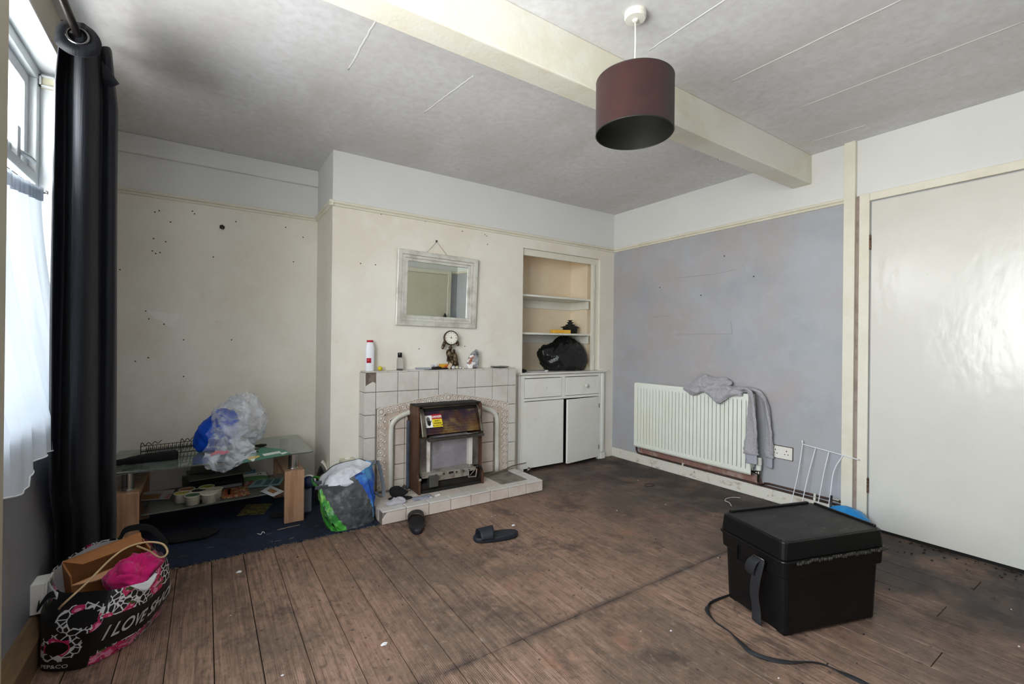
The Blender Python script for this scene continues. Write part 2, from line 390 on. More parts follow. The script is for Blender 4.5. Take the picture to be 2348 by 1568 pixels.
# marks on the walls: filler smear, plug holes, ghosts of old frames
m_fill = mat('white_filler', S(236, 232, 226), .6); m_hole = mat('plug_hole_dark', S(70, 56, 44), .9); m_pencil = mat('grey_ghost_line', S(146, 144, 144), .6)
wa = bpy.data.objects['wall_alcove']; wbk = bpy.data.objects['wall_back']; wrt = bpy.data.objects['wall_right']
sm_ = [(-0.3187,3.749,1.3), (-0.2361,3.749,1.293), (-0.1532,3.749,1.282), (-0.1414,3.749,1.268), (-0.1529,3.749,1.247), (-0.176,3.749,1.235), (-0.1596,3.749,1.215), (-0.1524,3.749,1.195), (-0.2057,3.749,1.202), (-0.2356,3.749,1.236), (-0.2807,3.749,1.257)]
MB().prism([(a, c) for a, b_, c in sm_], YA-.0004, YA, 'y').build('filler_smear', m_fill, wa)
hl = MB()
for a, b_, c in [(-0.2803,3.749,1.94), (-0.2581,3.749,1.952), (-0.1983,3.749,1.888), (-0.0818,3.749,1.979), (-0.0696,3.749,1.963), (-0.2223,3.749,1.755), (-0.2854,3.749,1.767), (-0.2913,3.749,1.687), (-0.2734,3.749,1.672), (-0.251,3.749,1.681), (-0.4494,3.749,1.551), (0.1694,3.749,1.948), (0.4848,3.749,1.955), (0.6044,3.749,1.897), (0.5404,3.749,1.706), (-0.3208,3.749,1.297), (-0.3049,3.749,1.247), (-0.2263,3.749,1.216), (-0.1211,3.749,1.115), (-0.474,3.749,1.062), (-0.4675,3.749,1.029), (-0.3048,3.749,0.9975), (-0.37,3.749,0.9759), (-0.1188,3.749,0.8708), (0.1515,3.749,1.118), (0.0388,3.749,1.685)]:
    hl.lathe([(.0045, 0), (.0035, .001), (.0, .001)], (a, YA, c), (0, -1, 0), 8)
hl.build('plug_holes', m_hole, wa, stuff=True)
hl = MB()
for a, b_, c in [(1.688,3.245,2.001), (1.896,3.245,2.003), (1.913,3.245,1.994), (0.8953,3.245,1.661), (0.9992,3.245,1.663), (1.036,3.245,2.029), (1.373,3.245,2.031), (1.722,3.245,1.086), (1.922,3.245,1.927), (1.335,3.245,1.065)]:
    hl.lathe([(.0045, 0), (.0035, .001), (.0, .001)], (a, YB, c), (0, -1, 0), 8)
hl.build('plug_holes', m_hole, wbk, stuff=True)
hl = MB()
for a, b_, c in [(3.397,2.685,1.631), (3.397,2.273,1.527), (3.397,1.836,1.633), (3.397,2.07,1.821)]:
    hl.lathe([(.006, 0), (.005, .001), (.0, .001)], (XR, b_, c), (-1, 0, 0), 8)
hl.build('plug_holes', m_hole, wrt, stuff=True)
gh = MB()
for p, q in (((3.396,2.518,1.205), (3.396,1.998,1.207)), ((3.396,2.524,1.696), (3.396,2.146,1.689)), ((3.396,2.146,1.689), (3.396,1.972,1.702)), ((3.396,2.768,1.367), (3.396,2.565,1.37)), ((3.396,1.998,1.207), (3.396,2.01,1.309))):
    gh.tube([(XR, p[1], p[2]), (XR, (p[1]+q[1])/2, (p[2]+q[2])/2), (XR, q[1], q[2])], .0016, 5)
gh.build('frame_ghost_lines', m_pencil, wrt, stuff=True)
# ceiling beam
m_beam = mat('cream_beam_paint', S(226, 225, 217), .5, mott=[(1.6, S(218, 213, 192), .42, .6, .85), (4, S(226, 226, 214), .5, .58, .7)], bump=[(6, .004), (60, .0006)])
beam = tag(MB().box(XL, XR, 1.447, 1.570, 2.213, ZC).build('ceiling_beam', m_beam, bevel=.006), kind='structure')
# paper seams on the ceiling
m_seam = mat('ceiling_paper_seam', S(222, 222, 220), .85)
for pts in ([(2.127,1.268,2.409), (2.139,0.612,2.409)], [(2.664,1.206,2.409), (2.674,0.3814,2.409)], [(3.172,1.357,2.409), (3.185,1.07,2.409)], [(1.606,1.341,2.409), (1.603,0.9821,2.409)], [(0.5578,1.848,2.409), (0.5517,2.252,2.409)], [(1.068,1.948,2.409), (1.04,2.163,2.409), (1.011,2.425,2.409)]):
    q = []
    for a, b_ in zip(pts[:-1], pts[1:]):
        for k in range(12): q.append(Vector(a).lerp(Vector(b_), k/12)+Vector((nz((k, a[0], 0), .7)*.004, 0, 0)))
    q.append(Vector(pts[-1]))
    MB().flat([(p.x, p.y, ZC) for p in q], (1, 0, 0), .0045, .0009, 6).build('paper_seam', m_seam, ceiling, smooth=True)
# picture rails
RP = [(0, 0), (.012, .002), (.016, .010), (.010, .016), (.022, .020), (.026, .030), (.022, .036), (0, .036)]
def rail(name, a, b_, n):
    """profile sweep from a to b, n points into the room"""
    a = Vector(a); b_ = Vector(b_); n = Vector(n); vs = [a+n*u+Vector((0, 0, RZ+v)) for u, v in RP]+[b_+n*u+Vector((0, 0, RZ+v)) for u, v in RP]
    k = len(RP); fs = [(i, (i+1) % k, k+(i+1) % k, k+i) for i in range(k)]+[tuple(range(k)), tuple(range(k, 2*k))]
    return struct(MB().add(vs, fs).build(name, m_cgloss))
rail('trim_2', (XL, YA, 0), (XC, YA, 0), (0, -1, 0)); rail('trim_3', (XC, YA, 0), (XC, YB-.026, 0), (-1, 0, 0)); rail('trim_4', (XC-.026, YB, 0), (XR, YB, 0), (0, -1, 0))
rail('trim_5', (XR, YB, 0), (XR, 1.249, 0), (-1, 0, 0)); rail('trim_6', (XR, YN, 0), (XR, .28, 0), (-1, 0, 0)); rail('trim_7', (3.30, YN, 0), (XR, YN, 0), (0, 1, 0))
# step in the alcove plaster above the rail
struct(MB().box(XL, XC, YA-.032, YA, 2.288, ZC).build('trim_8', m_cream, bevel=.006))
# post by the door, post under the beam by the window
struct(MB().box(XR-.030, XR, 1.187, 1.249, 0, ZC).build('trim_9', m_cgloss, bevel=.003))
m_post = mat('beige_post_paint', S(170, 164, 146), .5, mott=[(6, S(156, 150, 132), .45, .65, .5)], bump=[(30, .0006)])
struct(MB().box(XL-.02, -.3925, 1.450, 1.572, 0, 2.213).build('trim_10', m_post, bevel=.012, seg=4))
# skirtings
def skirt(name, x0, x1, y0, y1, h=.09, m_=None):
    return struct(MB().box(x0, x1, y0, y1, 0, h).build(name, m_ or m_skirt, bevel=.005))
skirt('baseboard_right', XR-.016, XR, 1.249, YB, .088)
skirt('baseboard_rear', 3.30, XR-.016, YN, YN+.016)
skirt('baseboard_corner', 3.262, XR-.016, YB-.014, YB, .085)
m_lsk = mat('stained_wood_skirting', S(120, 98, 72), .5, mott=[(9, S(84, 66, 50), .45, .65, .7, (3, .4, 3))], bump=[(40, .0006)])
struct(MB().prism([(XL, 0), (XL+.022, 0), (XL+.022, .12), (XL+.012, .155), (XL, .155)], YN, YA, 'y').build('baseboard_left', m_lsk)) if False else None
lb = MB(); pr = [(0, 0), (.04, 0), (.04, .10), (.012, .145), (0, .145)]
lb.add([(XL+u, YN, v) for u, v in pr]+[(XL+u, YA, v) for u, v in pr], [(i, (i+1) % 5, 5+(i+1) % 5, 5+i) for i in range(5)]+[(0, 1, 2, 3, 4), (9, 8, 7, 6, 5)])
struct(lb.build('baseboard_left', m_lsk))

# ------------------------------------------------------------------ windows
m_glass = bpy.data.materials.new('window_glass'); m_glass.use_nodes = True
_t = m_glass.node_tree; _t.nodes.clear(); _o = _t.nodes.new('ShaderNodeOutputMaterial'); _a = _t.nodes.new('ShaderNodeBsdfTransparent'); _g = _t.nodes.new('ShaderNodeBsdfGlossy'); _g.inputs[1].default_value = .02; _m = _t.nodes.new('ShaderNodeMixShader'); _m.inputs[0].default_value = .07
_t.links.new(_a.outputs[0], _m.inputs[1]); _t.links.new(_g.outputs[0], _m.inputs[2]); _t.links.new(_m.outputs[0], _o.inputs[0])
def window(name, y0, y1):
    root = bpy.data.objects.new(name, None); COL.objects.link(root); root.location = (XL, y0, WZ0); struct(root)
    f = MB(); xa, xb = -.665, -.582; fw_ = .045
    f.box(xa, xb, y0, y1, WZ1-fw_, WZ1); f.box(xa, xb, y0, y1, WZ0, WZ0+fw_); f.box(xa, xb, y0, y0+fw_, WZ0+fw_, WZ1-fw_); f.box(xa, xb, y1-fw_, y1, WZ0+fw_, WZ1-fw_)
    f.box(xa, xb, y0+fw_, y1-fw_, 1.745, 1.79)
    ym = (y0+y1)/2; f.box(xa+.004, xb-.004, ym-.024, ym+.024, WZ0+fw_, 1.745)
    f.build('window_frame', m_frame, root, bevel=.004)
    for a, b_ in ((y0+fw_, ym-.024), (ym+.024, y1-fw_)):
        MB().box(-.63, -.626, a, b_, WZ0+fw_, 1.745).build('pane', m_glass, root)
    c = MB(); a, b_, z0, z1 = y0+fw_+.002, y1-fw_-.002, 1.792, WZ1-fw_-.002; st = .05
    c.box(-.645, -.605, a, b_, z0, z0+st); c.box(-.645, -.605, a, b_, z1-st, z1); c.box(-.645, -.605, a, a+st, z0+st, z1-st); c.box(-.645, -.605, b_-st, b_, z0+st, z1-st)
    cs = c.build('casement', m_frame, root, bevel=.003)
    MB().box(-.628, -.624, a+st, b_-st, z0+st, z1-st).build('pane', m_glass, cs)
    # white plastic casement stay handle
    h = MB().box(-.605, -.586, b_-.20, b_-.165, z0+.0, z0+.12).tube([(-.59, b_-.17, z0+.03), (-.575, b_-.12, z0+.028), (-.572, b_-.06, z0+.026)], .009, 10)
    h.build('stay_handle', m_frame, cs, bevel=.004)
    MB().box(XL-.10, XL+.02, y0-.0, y1+.0, WZ0-.02, WZ0+.022).build('window_sill', m_frame, root, bevel=.006)
    # thin white bead round the head of the opening
    MB().box(XL-.004, XL+.008, y0-.01, y1+.01, WZ1-.004, WZ1+.006).build('bead', m_frame, root)
    MB().box(-.582, XL+.0, y0, y1, WZ1-.003, WZ1).box(-.582, XL, y1-.003, y1, WZ0+.023, WZ1-.003).box(-.582, XL, y0, y0+.003, WZ0+.023, WZ1-.003).build('reveal', m_frame, root)
    return root
win1 = window('window_1', *W2); win2 = window('window_2', *W1)
# sash bracket cup on the reveal
m_old = mat('yellowed_plastic', S(206, 202, 178), .45, mott=[(20, S(150, 140, 110), .5, .7, .6)])
vb = thing('vent_box', 'small yellowed square plastic box at the top corner of the window reveal', 'bracket', (-.555, 2.685, 2.16))
MB().box(-.580, -.530, 2.667, 2.682, 2.158, 2.205).build('backing', m_old, vb, bevel=.002)
MB().box(-.580, -.530, 2.655, 2.667, 2.158, 2.164).box(-.580, -.530, 2.655, 2.667, 2.199, 2.205).box(-.580, -.574, 2.655, 2.667, 2.158, 2.205).box(-.536, -.530, 2.655, 2.667, 2.158, 2.205).build('rim', m_frame, vb)
for y0, y1 in (W1, W2):
    ld = bpy.data.lights.new('sky_portal', 'AREA'); ld.shape = 'RECTANGLE'; ld.size = WZ1-WZ0; ld.size_y = y1-y0
    lo = bpy.data.objects.new('sky_portal', ld); COL.objects.link(lo); lo.location = (-.70, (y0+y1)/2, (WZ0+WZ1)/2); lo.rotation_euler = (0, -pi/2, 0)
    ld.cycles.is_portal = True

# ------------------------------------------------------------------ doors
m_door = mat('glossy_cream_door_paint', S(213, 211, 203), .22, mott=[(1.5, S(202, 201, 192), .45, .65, .7), (30, S(190, 186, 170), .7, .78, .5)], bump=[(7, .0022, (1, 2, 1)), (26, .0004)], spec=.5, specks=(14, .05, S(110, 90, 70), .05))
m_steel = mat('worn_steel', S(150, 142, 134), .35, 1., mott=[(40, S(70, 55, 45), .5, .62, .8)])
m_hinge = mat('rusty_hinge', S(120, 96, 80), .5, .6, mott=[(60, S(60, 34, 24), .45, .6, .9)])
d1 = bpy.data.objects.new('door_1', None); COL.objects.link(d1); d1.location = (XR, .73, 0); struct(d1)
DY0, DY1, DZ = .345, 1.110, 2.010
MB().box(XR-.012, XR+.025, DY0, DY1-.004, .018, DZ-.004).build('door_leaf', m_door, d1, bevel=.002)
cs = MB()
def casing(mb, y0, y1, z0, z1): mb.box(XR-.022, XR, y0, y1, z0, z1)
casing(cs, DY1+.004, 1.168, 0, 2.062); casing(cs, DY0-.06, DY0-.004, 0, 2.062); casing(cs, DY0-.004, DY1+.004, DZ+.004, 2.062)
cs.build('door_frame', m_cgloss, d1, bevel=.004)
MB().box(XR-.008, XR, 1.168, 1.187, 0, 2.06).build('gap_filler', mat('pinkish_gap_plaster', S(156, 140, 132), .8, mott=[(14, S(120, 104, 96), .5, .62, .6)]), d1)
for z in (1.76, .27):
    h = MB().lathe([(.0052, -.045), (.0052, .045)], (XR-.016, DY1+.002, z), seg=10)
    for k in range(5): h.lathe([(.0062, -.045+k*.018), (.0062, -.031+k*.018)], (XR-.016, DY1+.002, z), seg=10)
    h.build('hinge', m_hinge, d1)
h = MB().lathe([(.026, 0), (.026, .006), (.009, .01), (.009, .035), (.024, .045), (.026, .058), (.018, .068), (.0, .07)], (XR-.012, .40, 1.0), (-1, 0, 0), 20)
h.build('door_knob', m_steel, d1, smooth=True)
struct(MB().box(XR-.003, XR+.002, DY0, DY1, 0, .02).build('door_gap_shade', m_dark))  # dark strip standing in for the shade under the door
d2 = bpy.data.objects.new('door_2', None); COL.objects.link(d2); d2.location = (2.85, YN, 0); struct(d2)
m_door2 = mat('yellowed_gloss_door_paint', S(208, 205, 186), .3, mott=[(2, S(200, 194, 166), .45, .65, .7)])
MB().box(2.46, 3.222, YN-.01, YN+.008, .015, 2.0).build('door_leaf', m_door2, d2, bevel=.002)
MB().box(3.226, 3.285, YN, YN+.022, 0, 2.062).box(2.40, 2.456, YN, YN+.022, 0, 2.062).box(2.456, 3.226, YN, YN+.022, 2.004, 2.062).build('door_frame', m_cgloss, d2, bevel=.004)
MB().lathe([(.026, 0), (.026, .006), (.009, .01), (.009, .035), (.024, .045), (.026, .058), (.018, .068), (.0, .07)], (2.53, YN+.008, 1.0), (0, 1, 0), 20).build('door_knob', m_steel, d2, smooth=True)

# ------------------------------------------------------------------ tiled fireplace
m_tile = mat('glazed_beige_tile', S(203, 198, 190), .30, mott=[(5, S(190, 182, 172), .45, .65, .7), (22, S(212, 208, 204), .5, .68, .5)], bump=[(30, .0005)], rand=.035)
m_htile = mat('pinkish_hearth_tile', S(206, 194, 182), .35, mott=[(6, S(190, 174, 160), .45, .62, .7), (20, S(212, 206, 200), .5, .68, .4)], bump=[(30, .0005)], rand=.05)
m_grout = mat('grey_grout', S(128, 120, 110), .85, mott=[(12, S(84, 74, 64), .5, .65, .7)])
m_bare = mat('bare_brown_backing', S(126, 112, 100), .85, mott=[(20, S(92, 80, 72), .45, .6, .8)], bump=[(50, .002)])
m_emb = mat('embossed_tile_glaze', S(208, 200, 190), .32, mott=[(16, S(196, 176, 160), .5, .66, .6)], bump=[(60, .0006)])
m_rec = mat('embossed_recess_shade', S(184, 168, 152), .4, mott=[(16, S(168, 148, 130), .5, .66, .6)])  # recess shade put into the colour so the raised rings stand out
m_mold = mat('celadon_moulding_glaze', S(206, 204, 194), .28, mott=[(8, S(186, 184, 166), .45, .65, .6)])
YS = 3.118
fp = thing('fireplace', 'pale tiled fireplace with embossed arch border and raised hearth on the chimney wall', 'fireplace', (1.51, 3.246, 0))
OX0, OX1, OZ = 1.212, 1.700, .60    # fire opening
core = MB().box(.903, 1.11, YS+.006, YB, 0, .905).box(1.93, 2.126, YS+.006, YB, 0, .905).box(1.11, 1.93, YS+.006, YB, .66, .905).box(1.11, 1.93, YS+.030, YB, OZ, .66).box(1.11, OX0, YS+.028, YB, 0, OZ).box(OX1, 1.93, YS+.028, YB, 0, OZ)
core.build('core', m_grout, fp)
def arch(x):
    if x < 1.513: return .655+(x-.985)/(1.513-.985)*(.733-.655)+.006*sin(pi*(x-.985)/.528)
    return .733+(x-1.513)/(2.057-1.513)*(.634-.733)+.006*sin(pi*(x-1.513)/.544)
colx = [.898, .973, 1.128, 1.284, 1.440, 1.594, 1.750, 1.907, 2.057, 2.130]
G = .0021
def ftile(poly, mt=m_tile, y0=YS, y1=YS+.008, dy=0, name='tile'):
    MB().prism(poly, y0+dy, y1, 'y').build(name, mt, fp, bevel=.0025, seg=2)
random.seed(11)
for i in range(9):
    x0, x1 = colx[i]+G, colx[i+1]-G
    dy = random.uniform(-.0008, .0008)
    z0 = .770+G if i != 4 else arch(1.5)+.012
    if i == 0:   # broken corner tile shows the backing
        ftile([(x0, z0), (x1, z0), (x1, .832), (x1-.018, .842), (x1-.028, .838), (x0+.004, .815), (x0, .80)], dy=dy)
        MB().prism([(x0, .80), (x1, .82), (x1, .903), (x0, .903)], YS+.004, YS+.0065, 'y').build('bare_patch', m_bare, fp)
        continue
    if i == 4:
        ftile([(x0, arch(x0)+G), ((x0+1.513)/2, arch((x0+1.513)/2)+G), (1.513, .736), (x1, arch(x1)+G), (x1, .905), (x0, .905)], dy=dy)
        continue
    ftile([(x0, z0), (x1, z0), (x1, .905), (x0, .905)], dy=dy)
for i in range(1, 8):
    if i == 4: continue
    x0, x1 = colx[i]+G, colx[i+1]-G
    bot = [(x, arch(x)+G) for x in (x0, (x0*2+x1)/3, (x0+2*x1)/3, x1)]
    ftile(bot+[(x1, .770-G), (x0, .770-G)], dy=random.uniform(-.0008, .0008))
rows = [.770, .615, .459, .303, .147, .086]
for c in (0, 8):
    for r in range(5):
        ftile([(colx[c]+G, rows[r+1]+G), (colx[c+1]-G, rows[r+1]+G), (colx[c+1]-G, rows[r]-G), (colx[c]+G, rows[r]-G)], dy=random.uniform(-.0006, .0006))
# side returns and mantel top tiles
for r, (a, b_) in enumerate(zip([.905]+rows[:-1], rows)):
    for xs in ((.8945, .903), (2.126, 2.1345)):
        MB().box(xs[0], xs[1], YS+.002, YB, b_+G, a-G).build('tile', m_tile, fp, bevel=.002)
for i in range(8):
    xa = .898+i*.154; MB().box(xa+G, xa+.154-G, YS-.004, YB, .905, .9125).build('tile', m_tile, fp, bevel=.003)
# inner cheeks
for xa, xb in ((1.108, 1.188), (1.190, 1.211)):
    for a, b_ in zip([.60, .50, .385, .25, .14], [.503, .388, .253, .143, .084]):
        MB().box(xa+.001, xb-.001, YS+.020, YS+.030, b_, a-.002).build('tile', m_htile, fp, bevel=.002)
for xa, xb in ((1.702, 1.735), (1.737, 1.935)):
    for a, b_ in zip([.60, .478, .322, .165], [.482, .326, .169, .084]):
        MB().box(xa+.001, xb-.001, YS+.020, YS+.030, b_, a-.002).build('tile', m_htile, fp, bevel=.002)
MB().prism([(1.09, .602), (1.945, .602), (1.93, .62), (1.72, .656), (1.513, .672), (1.3, .656), (1.12, .62)], YS+.020, YS+.030, 'y').build('lintel_tile', m_htile, fp)
# embossed border: flat band with rings and cusps
def border(off):
    L = [(.985+off, .086), (.985+off, arch(.985)-off*1.0)]
    for k in range(1, 24):
        x = .985+off+k/24*(2.057-.985-2*off); L.append((x, arch(x)-off))
    L += [(2.057-off, arch(2.057)-off*1.0), (2.057-off, .086)]
    return L
oA, oB = border(0.001), border(.085)
bd = MB(); n_ = len(oA); vs = [(x, YS-.0, z) for x, z in oA]+[(x, YS-.0, z) for x, z in oB]+[(x, YS+.008, z) for x, z in oA]+[(x, YS+.008, z) for x, z in oB]
fs = [(i, i+1, n_+i+1, n_+i) for i in range(n_-1)]+[(i, 2*n_+i, 2*n_+i+1, i+1) for i in range(n_-1)]+[(n_+i, n_+i+1, 3*n_+i+1, 3*n_+i) for i in range(n_-1)]
bd.add(vs, fs); bd.build('embossed_border', m_rec, fp)
rg = MB()
def ring(x, z, r):
    rg.tube([(x+r*cos(t*pi/8), YS-.001, z+r*sin(t*pi/8)) for t in range(16)], .0042, 6, True)
    rg.lathe([(.0, -.002), (r*.5, -.001), (r*.62, .003), (r*.45, .006), (.0, .004)], (x, YS+.001, z), (0, -1, 0), 10)
def cusp(x, z, s_, ax):
    if ax: rg.prism([(x-.008, z-.008), (x+.008, z-.008), (x, z+.012)] if s_ > 0 else [(x-.008, z+.008), (x, z-.012), (x+.008, z+.008)], YS-.003, YS, 'y')
    else: rg.prism([(x-.008*s_, z-.01), (x+.012*s_, z), (x-.008*s_, z+.01)], YS-.003, YS, 'y')
z = .115
while z < .60:
    for xx, s_ in ((1.010, 1), (2.032, -1)):
        ring(xx, z, .0185); cusp(xx+.030*s_, z+.0235, s_, 0)
    z += .047
for k in range(21):
    x = 1.012+k*(2.030-1.012)/20; r_ = .0185 if k not in (0, 10, 20) else .025
    ring(x, arch(x)-.030, r_)
    if k < 20: cusp(x+.025, arch(x+.025)-.052, -1, 1); cusp(x+.025, arch(x+.025)-.012, 1, 1)
rg.tube([(x, YS-.001, z_) for x, z_ in oA], .004, 6); rg.tube([(x, YS-.001, z_) for x, z_ in oB], .004, 6)
rg.build('embossed_rings', m_emb, fp, smooth=True, label='raised rings and points cast in the glaze')
# bullnose moulding inside the border
mp = [(1.083, .086), (1.083, .30), (1.083, .50), (1.098, .552), (1.15, .592), (1.30, .632), (1.513, .655), (1.72, .632), (1.86, .592), (1.925, .560), (1.955, .500), (1.958, .30), (1.960, .086)]
MB().tube(cr_spline([(x, YS+.008, z) for x, z in mp], 6), .020, 10).build('moulding', m_mold, fp, smooth=True)
# hearth
HZ = .083
hb = MB().box(.906, 2.128, 2.753, YB-.001, 0, HZ-.012)
hb.build('hearth_base', m_grout, fp)
hx = [.902+i*(2.134-.902)/8 for i in range(9)]
for i in range(8):
    a, b_ = hx[i]+G, hx[i+1]-G
    if i == 0: MB().prism([(a, .002), (b_, .002), (b_, HZ-.011), (a+.03, HZ-.011), (a+.012, HZ-.035), (a, HZ-.05)], 2.745, 2.754, 'y').build('tile', m_htile, fp, bevel=.002)
    else: MB().box(a, b_, 2.745+random.uniform(-.001, .001), 2.754, .003, HZ-.011).build('tile', m_htile, fp, bevel=.002)
    MB().box(a, b_, 2.742, 2.815, HZ-.011, HZ).build('kerb_tile', m_tile, fp, bevel=.004)
for i in range(8):
    for j in range(2):
        a, b_ = hx[i]+G, min(hx[i+1]-G, 2.06); ya = 2.817+j*.15; yb_ = min(ya+.148, 3.11)
        if a < 2.03: MB().box(a, b_, ya, yb_, HZ-.03, HZ-.016 if i > 5 else HZ-.010).build('hearth_tile', m_htile, fp, bevel=.002)
for j in range(3):
    ya = 2.815+j*.145; yb_ = min(ya+.143, 3.245)
    MB().box(2.064, 2.135, ya, yb_, HZ-.03, HZ).build('kerb_tile', m_tile, fp, bevel=.004)
    MB().box(.902, .903+.004, ya, yb_, .003, HZ-.012).build('tile', m_htile, fp)
    MB().box(2.128, 2.136, ya, yb_, .003, HZ-.012).build('tile', m_htile, fp, bevel=.002)
# ------------------------------------------------------------------ gas fire
m_wood = mat('brown_wood_side', S(88, 58, 38), .45, mott=[(6, S(60, 38, 26), .42, .62, .8, (3, 3, .5))], bump=[(40, .0006)])
m_chrome = mat('tarnished_chrome', S(150, 144, 132), .28, 1., mott=[(9, S(70, 62, 52), .42, .62, .8)])
m_sst = mat('smoky_stainless_plate', S(136, 130, 120), .35, .5, mott=[(5, S(80, 74, 70), .42, .6, .9)])
m_heat = mat('heat_stained_metal', S(140, 108, 70), .30, .55, mott=[(5, S(62, 54, 84), .42, .56, .9, (1, 1, .8)), (7, S(176, 156, 104), .56, .68, .8), (3, S(92, 52, 34), .52, .66, .8)])
m_brdg = mat('grey_fibre_board', S(146, 142, 146), .85, mott=[(5, S(118, 112, 116), .42, .6, .8), (9, S(158, 156, 164), .60, .72, .8, (2, 1, .6)), (3, S(84, 70, 58), .58, .7, .7)], bump=[(30, .001)])
m_cer = mat('dirty_white_ceramic', S(206, 200, 190), .6, mott=[(12, S(150, 130, 110), .55, .7, .7)])
m_sheet = mat('dull_grey_sheet_metal', S(112, 112, 106), .42, .8, mott=[(6, S(70, 66, 60), .45, .62, .7)])
m_alu = mat('pale_burner_metal', S(166, 160, 150), .5, .5, mott=[(20, S(110, 96, 80), .5, .66, .7)])
m_blk = mat('sooty_black', S(24, 21, 19), .7, mott=[(20, S(48, 38, 30), .5, .68, .6)])
gf = thing('gas_fire', 'old gas fire with a danger sticker and missing front, standing on the hearth', 'heater', (1.47, 3.03, HZ))
FX0, FX1, FY = 1.214, 1.728, 2.955
T0 = HZ-.010
for x0, x1 in ((FX0, FX0+.018), (FX1-.018, FX1)):
    MB().prism([(FY-.022, T0), (3.16, T0), (3.16, .672), (FY+.02, .668), (FY+.012, .60), (FY+.012, .20), (FY-.016, .165)], x0, x1, 'x').build('side_panel', m_wood, gf, bevel=.004)
MB().box(FX0+.018, FX1-.018, 3.11, 3.118, T0+.0, .66).build('back_plate', m_blk, gf)
MB().box(FX0+.002, FX1-.002, 2.985, 3.16, .662, .676).build('top_plate', m_blk, gf, bevel=.004)
# hood: frame with side cheeks flaring to the bottom lip
hd = MB()
for x0, x1 in ((FX0+.019, FX0+.052), (FX1-.036, FX1-.014)):
    hd.prism([(FY+.045, .660), (3.05, .660), (3.05, .47), (FY-.030, .450), (FY-.035, .470), (FY+.012, .62)], x0, x1, 'x')
hd.prism([(FY+.045, .660), (FY+.075, .660), (FY+.072, .650), (FY+.047, .650)], FX0+.019, FX1-.014, 'x')
hd.build('hood_frame', m_chrome, gf, bevel=.004)
hp = MB(); nR = 9; pts = []
for k in range(nR*6+1):
    t = k/(nR*6); z = .622-t*.150; y = FY+.070-t*.078+.0035*sin(k/6*2*pi); pts.append((y, z))
hp.add([(x, y, z) for x in (FX0+.052, FX1-.036) for y, z in pts], [(i, i+1, len(pts)+i+1, len(pts)+i) for i in range(len(pts)-1)])
hp.build('ribbed_hood_plate', m_heat, gf, smooth=True, label='ribbed hood plate with rainbow heat stains')
MB().box(FX0+.040, FX1-.030, FY+.072, 3.10, .47, .655).build('hood_cavity', m_dark, gf)
MB().prism([(FY-.045, .448), (FY-.012, .452), (FY-.012, .438), (FY-.040, .430)], FX0+.060, FX1-.012, 'x').build('lower_lip', m_sheet, gf, bevel=.002)
# radiant panel area
for a_, b_ in ((FX0+.019, FX0+.075), (FX1-.073, FX1-.019)): MB().box(a_, b_, FY+.035, FY+.040, .205, .45).build('cheek_plate', m_sst, gf)
MB().box(FX0+.105, FX1-.10, FY+.060, FY+.068, .195, .45).build('fibre_board', m_brdg, gf)
MB().box(FX0+.080, FX0+.103, FY+.022, FY+.06, .195, .445).build('ceramic_strip', m_cer, gf, bevel=.003)
MB().box(FX1-.105, FX1-.074, FY+.022, FY+.06, .215, .445).build('ceramic_strip', m_cer, gf, bevel=.003)
# burner tray
br = MB().prism([(FY-.012, .205), (FY+.06, .215), (FY+.06, .195), (FY-.012, .178)], FX0+.030, FX1-.075, 'x').box(FX0+.09, FX1-.12, FY-.006, FY+.01, .145, .180)
br.build('burner_tray', m_alu, gf, bevel=.002)
bk = MB()
for k, xx in enumerate((.13, .19, .235, .29, .345, .39)):
    bk.lathe([(.006, 0), (.006, .008), (.003, .010)], (FX0+xx, FY-.012, .19), (0, -1, 0), 8)
bk.box(FX0+.235, FX0+.265, FY-.018, FY-.012, .186, .198).build('screws', m_blk, gf)
MB().box(FX0+.075, FX0+.142, FY-.032, FY+.01, .115, .192).build('control_box', m_sheet, gf, bevel=.003, label='small grey control box')
MB().box(FX1-.135, FX1-.068, FY-.02, FY+.02, .186, .205).tube([(FX1-.13, FY-.022, .19), (FX1-.13, FY-.022, .14), (FX1-.07, FY-.022, .135), (FX1-.062, FY-.022, .19)], .0045, 6).tube([(FX1-.12, FY-.024, .15), (FX1-.07, FY-.024, .195)], .002, 6).lathe([(.011, 0), (.013, .012), (.004, .016)], (FX1-.115, FY-.005, .208), (0, -.5, 1), 10).build('valve_bracket', m_alu, gf, bevel=.001)
MB().box(FX0+.02, FX1-.02, FY+.015, FY+.10, T0+.0, .135).box(FX0+.03, FX1-.02, FY-.012, FY+.02, T0, T0+.022).build('base_tray', m_blk, gf, bevel=.003)
MB().tube([(FX1-.07, FY-.004, .195), (FX1-.045, FY-.012, .21), (FX1-.02, FY-.008, .195), (FX1-.015, FY-.004, .15), (FX1-.03, FY, .10)], .010, 8).build('gas_pipe', m_blk, gf, smooth=True)
MB().lathe([(.009, 0), (.011, .004), (.006, .010)], (FX0+.012, FY-.016, .175), (0, -1, 0), 10).build('fixing_screw', m_alu, gf)
MB().lathe([(.004, 0), (.004, .006)], (FX1-.055, FY+.060, .632), (0, -1, 0), 10).build('hood_rivet', m_blk, gf)
